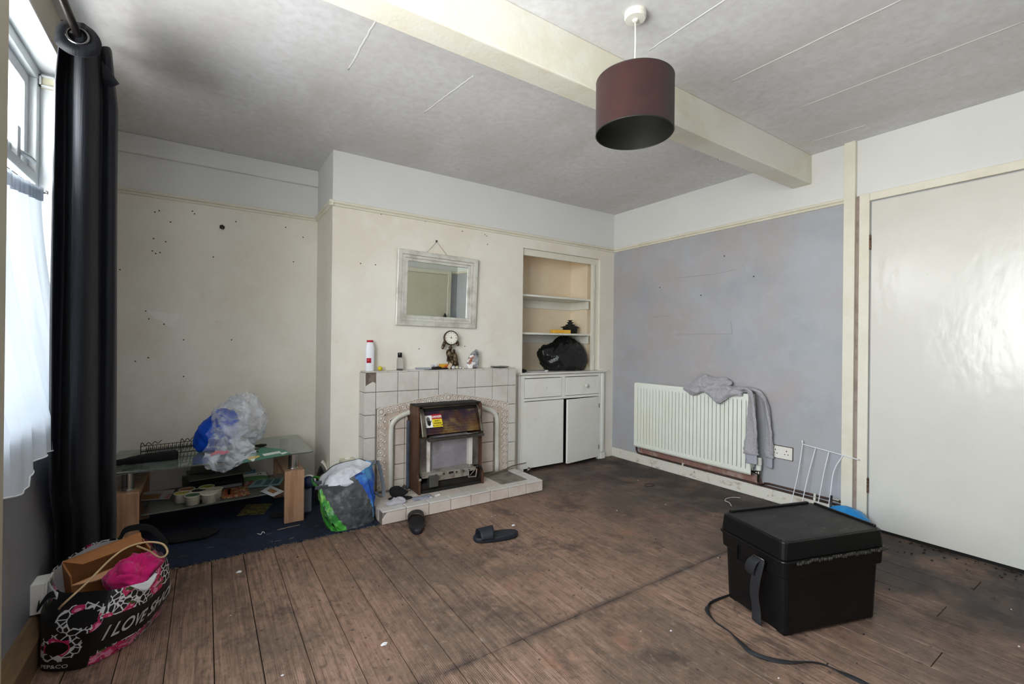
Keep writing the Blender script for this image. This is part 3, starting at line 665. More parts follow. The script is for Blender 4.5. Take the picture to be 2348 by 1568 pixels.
# danger sticker lying on the sloping plate
m_white = mat('white_print', S(236, 234, 228), .5); m_red = mat('red_print', S(176, 26, 40), .5); m_yel = mat('yellow_print', S(228, 204, 40), .5); m_ink = mat('black_ink', S(18, 18, 18), .5)
st = thing('danger_sticker', 'white, red and yellow danger sticker with a black hand on the gas fire hood', 'sticker', (1.35, 2.94, .55))
SX, SZ, SW, SH = FX0+.066, .563, .128, .086    # left edge, centre height, width, height
def smap(u, v, w_=0):  # u from left edge, v up from centre, w off the surface
    t = (.622-(SZ+v))/.150
    return (SX+u, FY+.070-t*.078-.0048-w_, SZ+v)
def patch(u0, u1, v0, v1, w_): return MB().add([smap(u0, v0, w_), smap(u1, v0, w_), smap(u1, v1, w_), smap(u0, v1, w_), smap(u0, v0, w_-.0008), smap(u1, v0, w_-.0008), smap(u1, v1, w_-.0008), smap(u0, v1, w_-.0008)], [(0, 1, 2, 3), (4, 5, 6, 7), (0, 1, 5, 4), (2, 3, 7, 6), (1, 2, 6, 5), (0, 3, 7, 4)])
patch(0, .052, -.043, .035, .0010).build('white_panel', m_white, st)
patch(.052, SW, .009, .041, .0012).build('red_panel', m_red, st)
patch(.052, SW, -.043, .009, .0010).build('yellow_panel', m_yel, st)
text_mb('DANGER', .0195, lambda u, v, w_: smap(.090+u, .024+v, .0020+w_), .0002, bold=.0006).build('lettering', m_white, st)
for k, tx in enumerate(('SAFETY', 'WARNING', 'DO NOT USE')):
    text_mb(tx, .0125, lambda u, v, w_, k=k: smap(.090+u*1.02, -.003-k*.0148+v, .0016+w_), .0002, bold=.0003).build('lettering', m_ink, st)
hand = MB()
def hpoly(pl): hand.add([smap(u, v, .0016) for u, v in pl], [tuple(range(len(pl)))])
hpoly([(.013, -.014), (.016, -.027), (.027, -.033), (.037, -.026), (.040, -.010), (.036, .002), (.014, .002)])
for k, (u, top) in enumerate(((.0145, .018), (.0210, .026), (.0275, .027), (.0335, .020))): hpoly([(u-.0026, 0), (u+.0026, 0), (u+.0026, top-.002), (u+.0014, top), (u-.0014, top), (u-.0026, top-.002)])
hpoly([(.036, -.018), (.047, -.002), (.0475, .004), (.043, .002), (.036, -.008)])
hand.build('hand_symbol', m_ink, st)
# ------------------------------------------------------------------ metal strip, gas pipe, brass tap, hearth odds
m_bmet = mat('blue_grey_metal', S(92, 104, 118), .4, .6, mott=[(14, S(66, 74, 84), .45, .62, .7)])
ms = tag(MB().box(1.190, 1.207, 3.085, 3.112, HZ-.010, .56).build('metal_strip', m_bmet, loc=(1.20, 3.1, HZ), bevel=.003), 'tall blue-grey metal strip leaning upright left of the gas fire', 'strip')
cp = thing('gas_pipe', 'thin copper gas pipe running from the gas fire past the cupboard door', 'pipe', (1.95, 3.0, .11))
pts = [(1.755,3.03,0.0863), (1.877,3.05,0.0965), (2.003,3.07,0.1041), (2.088,3.09,0.1154), (2.245,3.12,0.112)]
MB().tube(cr_spline(pts, 6), .0045, 8).build('tube', mat('dull_copper', S(120, 104, 84), .45, .6), cp, smooth=True)
tp = thing('gas_tap', 'small chrome gas tap standing on the floor against the left cupboard door', 'tap', (2.292,3.14,0.0419))
q = Vector((2.292,3.14,0.0419)); 
MB().lathe([(.006, 0), (.006, .03), (.010, .032), (.010, .05), (.004, .055)], (q.x, q.y, 0.0), seg=12).lathe([(.007, -.018), (.007, .018)], (q.x, q.y, .042), (1, 0, 0), 10).build('body', m_steel, tp, smooth=True)
MB().box(q.x-.004, q.x+.004, q.y-.012, q.y+.012, .055, .062).build('lever', m_steel, tp)
m_glx = mat('clear_glass', (1, 1, 1, 1), .03, trans=1., ior=1.45)
gb = thing('glass_ornament', 'small clear glass ornament in the corner of the hearth left of the gas fire', 'ornament', (1.165, 3.085, HZ-.01))
MB().lathe([(.0, 0), (.014, .0), (.012, .012), (.006, .022), (.013, .034), (.0, .046)], (1.168, 3.080, HZ-.010), seg=14).build('stem', m_glx, gb, smooth=True)
MB().lathe([(.0, 0), (.012, .0), (.010, .010), (.0, .02)], (1.196, 3.062, HZ-.010), seg=14).build('base', m_glx, gb, smooth=True)
m_crys = mat('crumpled_foil_white', S(214, 214, 214), .3, .3)
fo = MB(); random.seed(5)
for k in range(7):
    a = random.uniform(-.03, .03); fo.blob((1.30+a*1.2, 2.852+a*.3, HZ-.006), (.010, .007, .006), lambda p, d: crum(p, d, .006, 120, k), 10, 6)
tag(fo.build('foil_scrap', m_crys, loc=(1.30, 2.85, HZ-.01)), 'crumpled shiny foil scrap on the hearth in front of the gas fire', 'scrap')
m_film = mat('grey_film', S(160, 162, 176), .25, mott=[(20, S(190, 192, 204), .5, .7, .5)])
def pfilm(u, v): return (1.145+u*.14, 2.835+v*.07+u*.005, HZ-.008+.008*nz((u*3, v*3, 0), 1.2)+.010*u*(1-u))
tag(MB().grid(pfilm, 14, 8).build('plastic_sheet', m_film, loc=(1.2, 2.87, HZ-.01), solid=.001, smooth=True), 'flat grey plastic sheet on the hearth beside the foil scrap', 'sheet')

# ------------------------------------------------------------------ built-in cupboard
m_cup = mat('off_white_cupboard_paint', S(230, 229, 222), .38, mott=[(2.5, S(220, 216, 204), .45, .65, .6), (20, S(200, 190, 168), .64, .76, .5)], bump=[(40, .0004)], specks=(26, .05, S(90, 74, 58), .04))
cb = thing('cupboard', 'off-white built-in cupboard with two drawers and right door ajar, under the shelf niche', 'cupboard', (2.74, 3.22, 0))
CF = 3.214
fr = MB()
fr.box(2.252, 2.288, CF, CF+.035, .0, .835); fr.box(3.176, 3.200, CF, CF+.035, .0, .835); fr.box(2.288, 3.176, CF, CF+.03, .812, .835)
fr.box(2.288, 3.176, CF, CF+.03, .612, .634); fr.box(2.709, 2.750, CF, CF+.03, .634, .812)
fr.build('face_frame', m_cup, cb, bevel=.002)
MB().box(2.232, 2.252, CF+.008, CF+.035, 0, .835).build('edge_strip', m_cup, cb, bevel=.003)
MB().box(2.30, 3.17, CF+.05, 3.58, .03, .80).build('inside', m_dark, cb)
MB().box(3.204, 3.256, CF-.004, YB, .055, .838).build('pilaster', m_cup, cb, bevel=.018, seg=4)
MB().box(3.202, 3.262, CF-.008, YB, .0, .056).build('plinth_block', m_cup, cb, bevel=.003)
tpb = MB().prism([(CF+.03, .838), (CF-.010, .838), (CF-.020, .845), (CF-.026, .849), (CF-.026, .858), (3.60, .858), (3.60, .845), (CF+.03, .845)], 2.290, 3.126, 'x')
tpb.prism([(YB+.0, .838), (CF-.010, .838), (CF-.020, .845), (CF-.026, .849), (CF-.026, .858), (YB, .858)], 2.222, 2.290, 'x').prism([(YB, .838), (CF-.010, .838), (CF-.020, .845), (CF-.026, .849), (CF-.026, .858), (YB, .858)], 3.126, 3.262, 'x')
tpb.build('top_board', m_cup, cb)
for i, (x0, x1) in enumerate(((2.291, 2.706), (2.753, 3.173))):
    dr = MB().box(x0+.002, x1-.002, CF-.003, CF+.05, .639, .806).build('drawer', m_cup, cb, bevel=.0015)
    if i: MB().lathe([(.008, 0), (.008, .010), (.017, .016), (.021, .026), (.017, .034), (.0, .038)], (2.985, CF-.003, .722), (0, -1, 0), 20).build('knob', m_wgloss, dr, smooth=True)
    else: MB().lathe([(.003, 0), (.003, .001)], (2.53, CF-.003, .722), (0, -1, 0), 10).build('screw_hole', m_ink, dr)
dl = MB().box(2.2895, 2.7285, CF-.003, CF+.018, .030, .606).build('door', m_cup, cb, bevel=.0015)
TR = rotz(rad(6.3), (3.173, CF, 0))
dr = MB().box(3.173-.437, 3.173, CF-.003, CF+.018, .026, .606, T=TR).build('door', m_cup, cb, bevel=.0015)
for z in (.12, .52):
    MB().lathe([(.004, -.02), (.004, .02)], (3.175, CF-.004, z), seg=8).build('hinge', m_steel, dr)
# niche woodwork and shelves
nf = thing('niche_frame', 'cream wooden frame lining the shelf niche above the cupboard', 'frame', (3.16, 3.27, .86))
MB().box(2.284, 3.204, YB+.022, YB+.045, 1.888, 1.944).build('head_board', m_cgloss, nf, bevel=.003)
MB().box(3.122, 3.204, YB+.022, YB+.045, .859, 1.888).build('jamb_board', m_cgloss, nf, bevel=.003)
MB().box(3.122, 3.150, YB+.010, YB+.022, .859, 1.888).build('stop_bead', m_cgloss, nf, bevel=.003)
for z in (1.68, .98): MB().box(3.140, 3.152, YB+.007, YB+.011, z-.03, z+.03).build('hinge_leaf', m_wgloss, nf, bevel=.001)
for z, lab in ((1.551, 'upper white shelf in the niche, empty apart from dust'), (1.212, 'lower white shelf in the niche, holding the black pot and yellow packet')):
    sh = thing('shelf', lab, 'shelf', (2.7, 3.42, z-.02), group='niche shelves')
    MB().box(2.284, 3.131, YB+.047, 3.590, z-.018, z).build('board', m_wgloss, sh, bevel=.003)
    MB().box(2.285, 3.131, 3.574, 3.591, z-.095, z-.019).box(3.114, 3.131, YB+.07, 3.574, z-.095, z-.019).box(2.284, 2.300, YB+.07, 3.574, z-.095, z-.019).build('batten', m_wgloss, sh, bevel=.002)

# ------------------------------------------------------------------ radiator
m_rad = mat('cream_radiator_enamel', S(230, 232, 222), .32, mott=[(2, S(224, 224, 200), .45, .65, .6)], specks=(20, .04, S(120, 90, 60), .02))
m_rust = mat('dark_rusty_pipe', S(70, 46, 36), .6, mott=[(18, S(38, 26, 22), .45, .6, .8)], bump=[(60, .001)])
ra = thing('radiator', 'white ribbed panel radiator on the grey wall with grey sweatshirt over its right end', 'radiator', (3.34, 2.34, .1))
RY0, RY1, RZ0, RZ1, RX = 1.795, 2.883, .174, .763, 3.300
pan = MB(); nF = 31; prof = []
ys = []
w0 = .022
for k in range(nF):
    yc = RY0+w0+.016+(RY1-RY0-2*w0-.032)*k/(nF-1)
    ys.append(yc)
cols = [RY0]+[v for yc in ys for v in (yc-.006, yc-.0015, yc+.0015, yc+.006)]+[RY1]
zs = [RZ0, RZ0+.012, RZ0+.03, RZ0+.04, RZ1-.05, RZ1-.04, RZ1-.012, RZ1]
vs = []
for j, z in enumerate(zs):
    for i, y in enumerate(cols):
        inn = 3 <= j <= 4; groove = inn and i > 0 and i < len(cols)-1 and ((i-1) % 4 in (1, 2))
        vs.append((RX+(.006 if groove else 0)+(.0 if 0 < j < len(zs)-1 else .008), y, z))
nc = len(cols)
pan.add(vs, [(j*nc+i, j*nc+i+1, (j+1)*nc+i+1, (j+1)*nc+i) for j in range(len(zs)-1) for i in range(nc-1)])
pan.build('front_panel', m_rad, ra)
MB().box(RX+.006, RX+.012, RY0, RY1, RZ0+.0, RZ1).box(RX+.055, RX+.062, RY0+.01, RY1-.01, RZ0+.01, RZ1-.012).build('back_panel', m_rad, ra, bevel=.002)
MB().box(RX+.006, RX+.066, RY0+.001, RY0+.006, RZ0+.05, RZ1).box(RX+.006, RX+.066, RY1-.006, RY1-.001, RZ0+.05, RZ1).build('end_plate', m_rad, ra, bevel=.001)
gr = MB().box(RX+.004, RX+.068, RY0+.006, RY1-.006, RZ1-.006, RZ1-.002)
for k in range(52): gr.box(RX+.016, RX+.056, RY0+.03+k*.0200, RY0+.034+k*.0200, RZ1-.003, RZ1)
gr.build('top_grille', m_rad, ra)
for y in (2.05, 2.70): MB().box(RX+.06, XR+.0, y-.02, y+.02, .25, .70).build('bracket', m_rad, ra)
tv = thing('radiator_valve', 'white thermostatic valve on the right end of the radiator under the sweatshirt sleeves', 'valve', (3.335, 1.752, .12))
vy = 1.752
MB().lathe([(.016, 0), (.018, .002), (.019, .030), (.017, .034), (.021, .040), (.021, .085), (.018, .092), (.0, .093)], (3.335, vy, .215), seg=20).build('thermostat_head', m_wgloss, tv, bevel=.001)
MB().lathe([(.010, 0), (.010, .05), (.013, .052), (.013, .07), (.009, .074), (.009, .085)], (3.335, vy, .130), seg=14).lathe([(.009, 0), (.013, .004), (.013, .018), (.009, .02), (.009, .045)], (3.335, vy+.006, .195), (0, 1, 0), 14).build('valve_body', m_steel, tv, smooth=True)
MB().tube([(3.335, vy, .135), (3.335, vy, .118), (3.350, vy-.004, .108), (3.376, vy-.012, .108)], .0075, 10).build('pipe_tail', m_rust, tv, smooth=True)
pp = thing('heating_pipe', 'dark brown heating pipe running along the skirting, turning up to the radiator left end', 'pipe', (3.37, 2.1, .09))
MB().tube([(3.375, 1.252, .102), (3.375, 2.88, .100), (3.372, 2.900, .104), (3.366, 2.906, .125), (3.355, 2.906, .20), (3.345, 2.904, .235)], .0075, 10).build('tube', m_rust, pp, smooth=True)
MB().lathe([(.013, 0), (.015, .006), (.015, .03), (.009, .036)], (3.352, 2.905, .19), seg=12).build('lockshield', m_blk, pp, smooth=True)
pc = MB()
for y in (2.41, 1.40): pc.box(3.366, 3.390, y-.007, y+.007, .090, .114)
pc.build('clip', m_wgloss, pp, bevel=.002)
p2_ = thing('heating_pipe', 'second dark pipe above the skirting between the radiator valve and the door post', 'pipe', (3.38, 1.5, .12))
MB().tube([(3.378, 1.252, .126), (3.378, 1.70, .124), (3.376, 1.735, .118)], .0075, 10).build('tube', m_rust, p2_, smooth=True)
MB().box(3.370, 3.392, 1.393, 1.407, .116, .138).box(3.372, 3.392, 1.262, 1.30, .118, .136).build('clip', m_wgloss, p2_, bevel=.002)
# sweatshirt: body bunched on the radiator top, two sleeves hanging off its end
m_sweat = mat('grey_marl_jersey', S(174, 172, 176), .95, mott=[(90, S(142, 140, 144), .42, .6, .8, (1, 3, 1)), (7, S(170, 168, 174), .5, .7, .5)], bump=[(140, .0008), (16, .002)], sheen=.15)
m_cuff = mat('grey_rib_cuff', S(164, 165, 174), .95, bump=[(260, .0012, (1, 1, .1))])
sw = thing('sweatshirt', 'grey marl sweatshirt thrown over the right end of the white radiator', 'sweatshirt', (3.34, 1.95, .765))
def sbody(u, v):
    # u along the radiator (0 right end .. 1 left), v from wall side over the top and down the front
    y = 1.845+u*.50
    flap = .030+.035*exp(-((u-.36)/.13)**2)*2.2+.035*exp(-((u-.82)/.12)**2)
    env = sin(pi*min(max(u, 0), 1))**.45
    top = .030+.075*exp(-((u-.70)/.22)**2)*1.0+.020*sin(u*17+v*4)*env
    if v < .6:
        t = v/.6; x = XR-.012-t*(XR-.012-(RX-.006)); z = RZ1+.006+top*sin(pi*(.15+.85*t))*env+.018*ridge((u*5, t*3, 0), 1., 2)*env
    else:
        t = (v-.6)/.4; x = RX-.012-.022*sin(pi*t)*env-.006; z = RZ1+.012-t*flap+.010*env*(1-t)
    p = Vector((x, y, z)); q = ridge((u*7, v*3.2, 1), 1., 5)
    q2 = ridge((u*13+v*3, v*6-u*4, 2), 1., 8); p.x -= (.024*max(q, 0)+.012*max(q2, 0))*env*(.4+v*.6); p.z += .010*q2*env*(1-v*.6)+.016*nz((u*9, v*4, 3), 1.)*env*(1-v*.5); p.y += .02*nz((u*2, v*4, 9), 1.2)
    return p
MB().grid(sbody, 70, 40).build('body', m_sweat, sw, smooth=True, solid=.006)
MB().blob((3.335, 2.095, RZ1+.066), (.044, .125, .034), lambda p, d: crum(p, d, .030, 13, 3), 40, 24).build('rolled_fold', m_sweat, sw, smooth=True)
def sleeve(pts, sides, w_, t_, cuffpts, cw):
    P = cr_spline(pts, 7); n = len(P); S_ = []
    for i in range(n): S_.append(tuple(Vector(sides[0]).lerp(Vector(sides[1]), i/(n-1))))
    W = [w_[0]+(w_[1]-w_[0])*i/(n-1)+.004*sin(i*1.7) for i in range(n)]; T_ = [t_[0]+(t_[1]-t_[0])*i/(n-1) for i in range(n)]
    o = MB().flat(P, S_, W, T_, 28, fn=lambda p, t, q, nn: p+nn*(.012*nz((t*6, q*1.2, pts[0][1]*9), 1.)-.006*abs(sin(q*2+t*5)))).build('sleeve', m_sweat, sw, smooth=True)
    c = cr_spline(cuffpts, 5); MB().flat(c, sides[1], cw, .012, 24).build('cuff', m_cuff, o, smooth=True)
sleeve([(3.345, 1.93, .795), (3.325, 1.85, .800), (3.305, 1.800, .775), (3.285, 1.775, .70), (3.278, 1.772, .55), (3.275, 1.778, .40), (3.275, 1.775, .335)], ((1, .1, 0), (.05, 1, 0)), (.038, .056), (.010, .017), [(3.275, 1.775, .340), (3.275, 1.774, .30), (3.275, 1.772, .268)], .042)
sleeve([(3.372, 1.93, .790), (3.366, 1.84, .800), (3.362, 1.765, .780), (3.362, 1.718, .70), (3.364, 1.700, .55), (3.366, 1.696, .40), (3.366, 1.694, .315)], ((1, .1, 0), (.35, 1, 0)), (.032, .038), (.012, .014), [(3.366, 1.694, .320), (3.366, 1.694, .275), (3.366, 1.694, .245)], .028)
# ------------------------------------------------------------------ wall sockets
m_sock = mat('white_plastic', S(232, 228, 218), .35)
so = thing('wall_socket', 'white double wall socket on the grey wall right of the radiator', 'socket', (XR-.005, 1.625, .32))
MB().box(XR-.009, XR, 1.551, 1.699, .320, .406).build('faceplate', m_sock, so, bevel=.003)
MB().box(XR-.003, XR+.001, 1.546, 1.704, .316, .411).build('wall_gap', mat('dirty_gap', S(80, 70, 62), .8), so)
pn = MB()
for yc in (1.588, 1.662):
    pn.box(XR-.0096, XR-.0088, yc-.003, yc+.003, .374, .383)
    for d in (-.011, .011): pn.box(XR-.0096, XR-.0088, yc+d-.004, yc+d+.004, .352, .357)
pn.build('pin_holes', m_ink, so)
for yc in (1.612, 1.638): MB().box(XR-.0125, XR-.009, yc-.004, yc+.004, .375, .390).build('switch', m_sock, so, bevel=.001)
so = thing('wall_socket', 'white surface-mounted socket box low on the window wall behind the shopping bag', 'socket', (-.46, 2.32, .13))
MB().box(XL, -.462, 2.250, 2.335, .150, .255).build('back_box', m_sock, so, bevel=.003)
MB().box(-.462, -.455, 2.247, 2.338, .148, .257).build('faceplate', m_sock, so, bevel=.002)
# ------------------------------------------------------------------ pendant lamp, smoke alarm
m_shade = mat('maroon_suede', S(48, 22, 19), .9, mott=[(5, S(33, 18, 19), .42, .62, .85), (11, S(60, 29, 22), .52, .7, .5)], bump=[(180, .0006)], sheen=.1)
m_shin = mat('black_shade_lining', S(30, 31, 27), .45)
LX, LY = 1.380, 1.220
pl = thing('pendant_lamp', 'maroon drum pendant lampshade hanging on a white flex below the ceiling', 'lamp', (LX, LY, 1.957))
MB().lathe([(.042, 0), (.042, -.018), (.038, -.026), (.012, -.028), (.008, -.036), (.0, -.036)], (LX, LY, ZC), seg=40).build('ceiling_rose', m_wgloss, pl, smooth=False, bevel=.001)
MB().tube([(LX, LY, ZC-.03), (LX+.002, LY, 2.30), (LX, LY, 2.20), (LX, LY, 2.09)], .0035, 8).build('flex', m_wgloss, pl, smooth=True)
R_ = .148
MB().lathe([(R_, 1.938), (R_, 2.142)], (LX, LY, 0), seg=96, caps=False).build('lamp_shade', m_shade, pl, smooth=True, fixn=False)
ln = MB().lathe([(R_-.003, 1.939), (R_-.003, 2.141)], (LX, LY, 0), seg=96, caps=False).build('lining', m_shin, pl, smooth=True, fixn=False)
MB().tube([(LX+(R_-.0015)*cos(t*pi/32), LY+(R_-.0015)*sin(t*pi/32), 1.939) for t in range(64)], .0025, 6, True).build('rim_wire', m_shin, pl, smooth=True)
MB().tube([(LX+(R_-.0015)*cos(t*pi/32), LY+(R_-.0015)*sin(t*pi/32), 2.142) for t in range(64)], .0022, 6, True).build('rim_wire', m_shin, pl, smooth=True)
sp = MB().tube([(LX+.02*cos(t*pi/8), LY+.02*sin(t*pi/8), 2.117) for t in range(16)], .002, 6, True)
for k in range(3): a = k*2*pi/3; sp.tube([(LX+.02*cos(a), LY+.02*sin(a), 2.117), (LX+(R_-.003)*cos(a), LY+(R_-.003)*sin(a), 2.137)], .0018, 6)
sp.build('spider', m_blk, pl)
MB().lathe([(.018, 2.127), (.018, 2.08), (.020, 2.075), (.020, 2.065), (.0, 2.065)], (LX, LY, 0), seg=20).build('lamp_holder', m_wgloss, pl, smooth=True)
sa = thing('smoke_alarm', 'white round smoke alarm on the ceiling just beyond the beam', 'alarm', (2.905, 1.775, 2.375))
q = Vector((2.905, 1.772, ZC))
MB().lathe([(.050, 0), (.050, -.008), (.046, -.010), (.046, -.028), (.040, -.034), (.0, -.035)], q, seg=40).build('housing', m_sock, sa, bevel=.001)
vb = MB()
for k in range(10): a = k*2*pi/10; T = Matrix.Translation(q+Vector((0, 0, -.030))) @ Matrix.Rotation(a, 4, 'Z'); vb.box(.0425, .0455, -.006, .006, -.003, .002, T=T)
vb.box(q.x-.012, q.x+.006, q.y-.022, q.y-.016, q.z-.0358, q.z-.034).build('vents', m_ink, sa)
# ------------------------------------------------------------------ mirror
m_silver = mat('pale_silver_frame', S(222, 221, 213), .28, .3, mott=[(10, S(170, 166, 150), .45, .65, .6)], specks=(120, .12, S(70, 60, 50), .06))
m_mirror = mat('mirror_glass', S(226, 232, 226), .015, 1.)
mi = thing('mirror', 'rectangular mirror in stepped silver frame hanging above the fireplace', 'mirror', (1.475, 3.24, 1.24))
MC = Vector((1.478, 3.232, 1.512)); MT = Matrix.Translation(MC) @ Matrix.Rotation(rad(1.6), 4, 'X') @ Matrix.Rotation(rad(.9), 4, 'Y')
def rect_frame(mb, w0, h0, w1, h1, y0, y1):
    """frame between outer half sizes and inner half sizes, back y1, front depth y0 (outer) / y1 (inner)"""
    vs = [];
    for (w_, h_, y) in ((w0, h0, y1), (w0, h0, y0), (w1, h1, y0), (w1, h1, y1)):
        vs += [MT @ Vector((sx_*w_, y, sz*h_)) for sx_, sz in ((-1, -1), (1, -1), (1, 1), (-1, 1))]
    fs = []
    for L_ in range(3):
        for k in range(4): fs.append((L_*4+k, L_*4+(k+1) % 4, (L_+1)*4+(k+1) % 4, (L_+1)*4+k))
    for k in range(4): fs.append((12+k, 12+(k+1) % 4, (k+1) % 4, k))
    mb.add(vs, fs)
W_, H_ = .331, .277
f0 = MB(); rect_frame(f0, W_, H_, W_-.034, H_-.034, -.022, .008); o = f0.build('frame', m_silver, mi, bevel=.003)
f1 = MB(); rect_frame(f1, W_-.034, H_-.034, W_-.058, H_-.056, -.015, .006); f1.build('frame_step', m_silver, mi, bevel=.003)
f2 = MB(); rect_frame(f2, W_-.058, H_-.056, W_-.082, H_-.078, -.009, .006); f2.build('frame_step', m_silver, mi, bevel=.003)
MB().box(-(W_-.080), W_-.080, .0, .004, -(H_-.076), H_-.076, T=MT).build('mirror_glass', m_mirror, mi)
m_cord = mat('brown_cord', S(120, 100, 84), .8)
hk = Vector((1.466,3.244,1.892)); pa = Vector((1.382,3.236,1.793)); pb_ = Vector((1.548,3.236,1.796))
MB().tube([pa, hk+Vector((0, -.006, -.006)), pb_], .0012, 5).build('cord', m_cord, mi)
nl = thing('picture_hook', 'small dark picture hook in the wall above the mirror', 'hook', hk)
MB().lathe([(.004, -.012), (.005, -.010), (.002, 0), (.002, .01)], hk, (0, 1, 0), 8).box(hk.x-.006, hk.x-.002, hk.y-.008, hk.y, hk.z-.012, hk.z+.006).build('hook', m_blk, nl)
ah = Vector((0.0872,3.748,1.896)); nl = thing('wall_hook', 'small dark metal hook and wall plug high on the alcove wall', 'hook', ah)
MB().blob(ah+Vector((0, -.004, 0)), (.014, .006, .014), lambda p, d: crum(p, d, .008, 60, 2), 12, 8).build('plug', m_blk, nl); MB().tube([ah, ah+Vector((0, -.02, -.004)), ah+Vector((.003, -.022, -.014)), ah+Vector((.004, -.010, -.02))], .0022, 6).build('hook', m_steel, nl)
# dark coat on the rear door, glimpsed in the mirror
ct = thing('coat', 'dark coat hanging on the rear door, glimpsed in the mirror', 'coat', (3.16, YN+.02, .9))
MB().blob((3.176, YN+.050, 1.12), (.075, .038, .27), lambda p, d: Vector((p.x*(.55+.45*(1-max(d.z, 0))), p.y, p.z))+d*.012*nz(p, 12, 1), 32, 24).build('body', m_blk, ct, smooth=True)

# ------------------------------------------------------------------ curtains
m_navy = mat('dark_navy_curtain', S(7, 10, 19), .52, spec=.28, mott=[(60, S(9, 12, 20), .4, .6, .8, (1, 1, .02)), (160, S(26, 34, 50), .56, .7, .5, (1, 1, .03))], bump=[(220, .0012, (1, 1, .02))], sheen=.08)
m_blackc = mat('black_curtain_side', S(14, 14, 16), .8)
m_rod = mat('dark_bronze_rod', S(48, 44, 42), .32, .8)
RX_, RZ_ = -.393, 2.212
rod = thing('curtain_rod', 'dark metal curtain rod above the window near the ceiling', 'curtain rod', (RX_, 1.3, RZ_))
MB().tube([(RX_, -.2, RZ_), (RX_, .9, RZ_), (RX_, 2.0, RZ_), (RX_, 2.86, RZ_)], .0125, 20).build('rod', m_rod, rod, smooth=True)
MB().lathe([(.0, 0), (.02, .004), (.024, .02), (.018, .036), (.0, .042)], (RX_, 2.86, RZ_), (0, 1, 0), 20).build('finial', m_rod, rod, smooth=True)
for y in (.0, 2.80):
    MB().tube([(XL, y, RZ_-.01), (RX_, y, RZ_-.016)], .006, 8).lathe([(.02, 0), (.02, .006)], (XL, y, RZ_-.01), (1, 0, 0), 16).build('bracket', m_rod, rod)
cu = thing('curtain', 'long dark navy eyelet curtain bunched at the far side of the window', 'curtain', (-.39, 2.5, .02))
base = [(-.450, 2.250), (-.462, 2.300), (-.440, 2.335), (-.412, 2.300), (-.400, 2.255), (-.372, 2.245), (-.352, 2.285), (-.345, 2.360), (-.318, 2.350), (-.300, 2.365), (-.305, 2.43), (-.345, 2.46), (-.43, 2.45), (-.462, 2.49), (-.43, 2.53), (-.35, 2.52), (-.325, 2.56), (-.36, 2.60), (-.44, 2.59), (-.46, 2.63), (-.42, 2.665), (-.35, 2.66)]
cv = cr_spline([(a, b_, 0) for a, b_ in base], 8)
def cfn(u, v):
    i = u*(len(cv)-1); k = min(int(i), len(cv)-2); p = cv[k].lerp(cv[k+1], i-k)
    z = .10+v*(2.252-.10); top = max(0, (v-.90)/.10); s_ = .98+.06*(1-v)-.22*top
    w_ = .006*sin(u*40+v*5)*(1-v)
    x = RX_+(p.x-RX_)*s_+w_*.6; y = 2.28+(p.y-2.28)*(1+.05*(1-v))+.004*sin(v*9+u*11)
    bk = max(0, min(1, (.62-z)/.30)); bk = bk*bk*(3-2*bk); y += .20*bk*(1-.4*u); x *= 1+.05*bk
    return (max(x, XL+.012), y, z+.006*sin(u*31)*(v > .99))
MB().grid(cfn, 170, 60).build('fabric', m_navy, cu, smooth=True, solid=.003, fixn=False)
def eyelet(c, nrm, r=.029):
    n = Vector(nrm).normalized(); a = n.orthogonal().normalized(); b_ = n.cross(a)
    return MB().tube([Vector(c)+(a*cos(t*pi/16)+b_*sin(t*pi/16))*r for t in range(32)], .0055, 8, True)
m_eye = mat('black_nickel_eyelet', S(120, 120, 124), .18, 1.)
for c, nrm in (((RX_+.001, 2.236, 2.203), (.05, 1, -.12)), ((RX_+.002, 2.40, 2.212), (.3, 1, 0)), ((RX_, 2.50, 2.212), (-.3, 1, 0)), ((RX_, 2.60, 2.212), (.3, 1, 0))):
    eyelet(c, nrm).build('eyelet', m_eye, cu, smooth=True)
# front header flap that carries the first eyelet, and the stiff folded corner sticking out
hf = MB(); R0, R1 = .026, .066; vs = []; fs = []
for k in range(40):
    t = 2*pi*k/40; r1 = R1*(1+.12*nz((cos(t), sin(t), 0), 1.5, 2)+(.12 if sin(t) < -.4 else 0))
    vs += [(RX_+R0*cos(t), 2.238+.006*sin(t), 2.203+R0*sin(t)), (RX_+r1*cos(t)*.92, 2.246+.012*sin(t), 2.200+r1*sin(t))]
for k in range(40): fs.append((2*k, 2*k+1, (2*k+3) % 80, (2*k+2) % 80))
hf.add(vs, fs).build('header_fold', m_navy, cu, solid=.004, smooth=True)
MB().add([(-.338, 2.32, 2.175), (-.318, 2.33, 2.150), (-.288, 2.34, 2.112), (-.330, 2.36, 2.085), (-.338, 2.34, 2.12)], [(0, 1, 2, 3, 4)]).build('folded_corner', m_navy, cu, solid=.004)
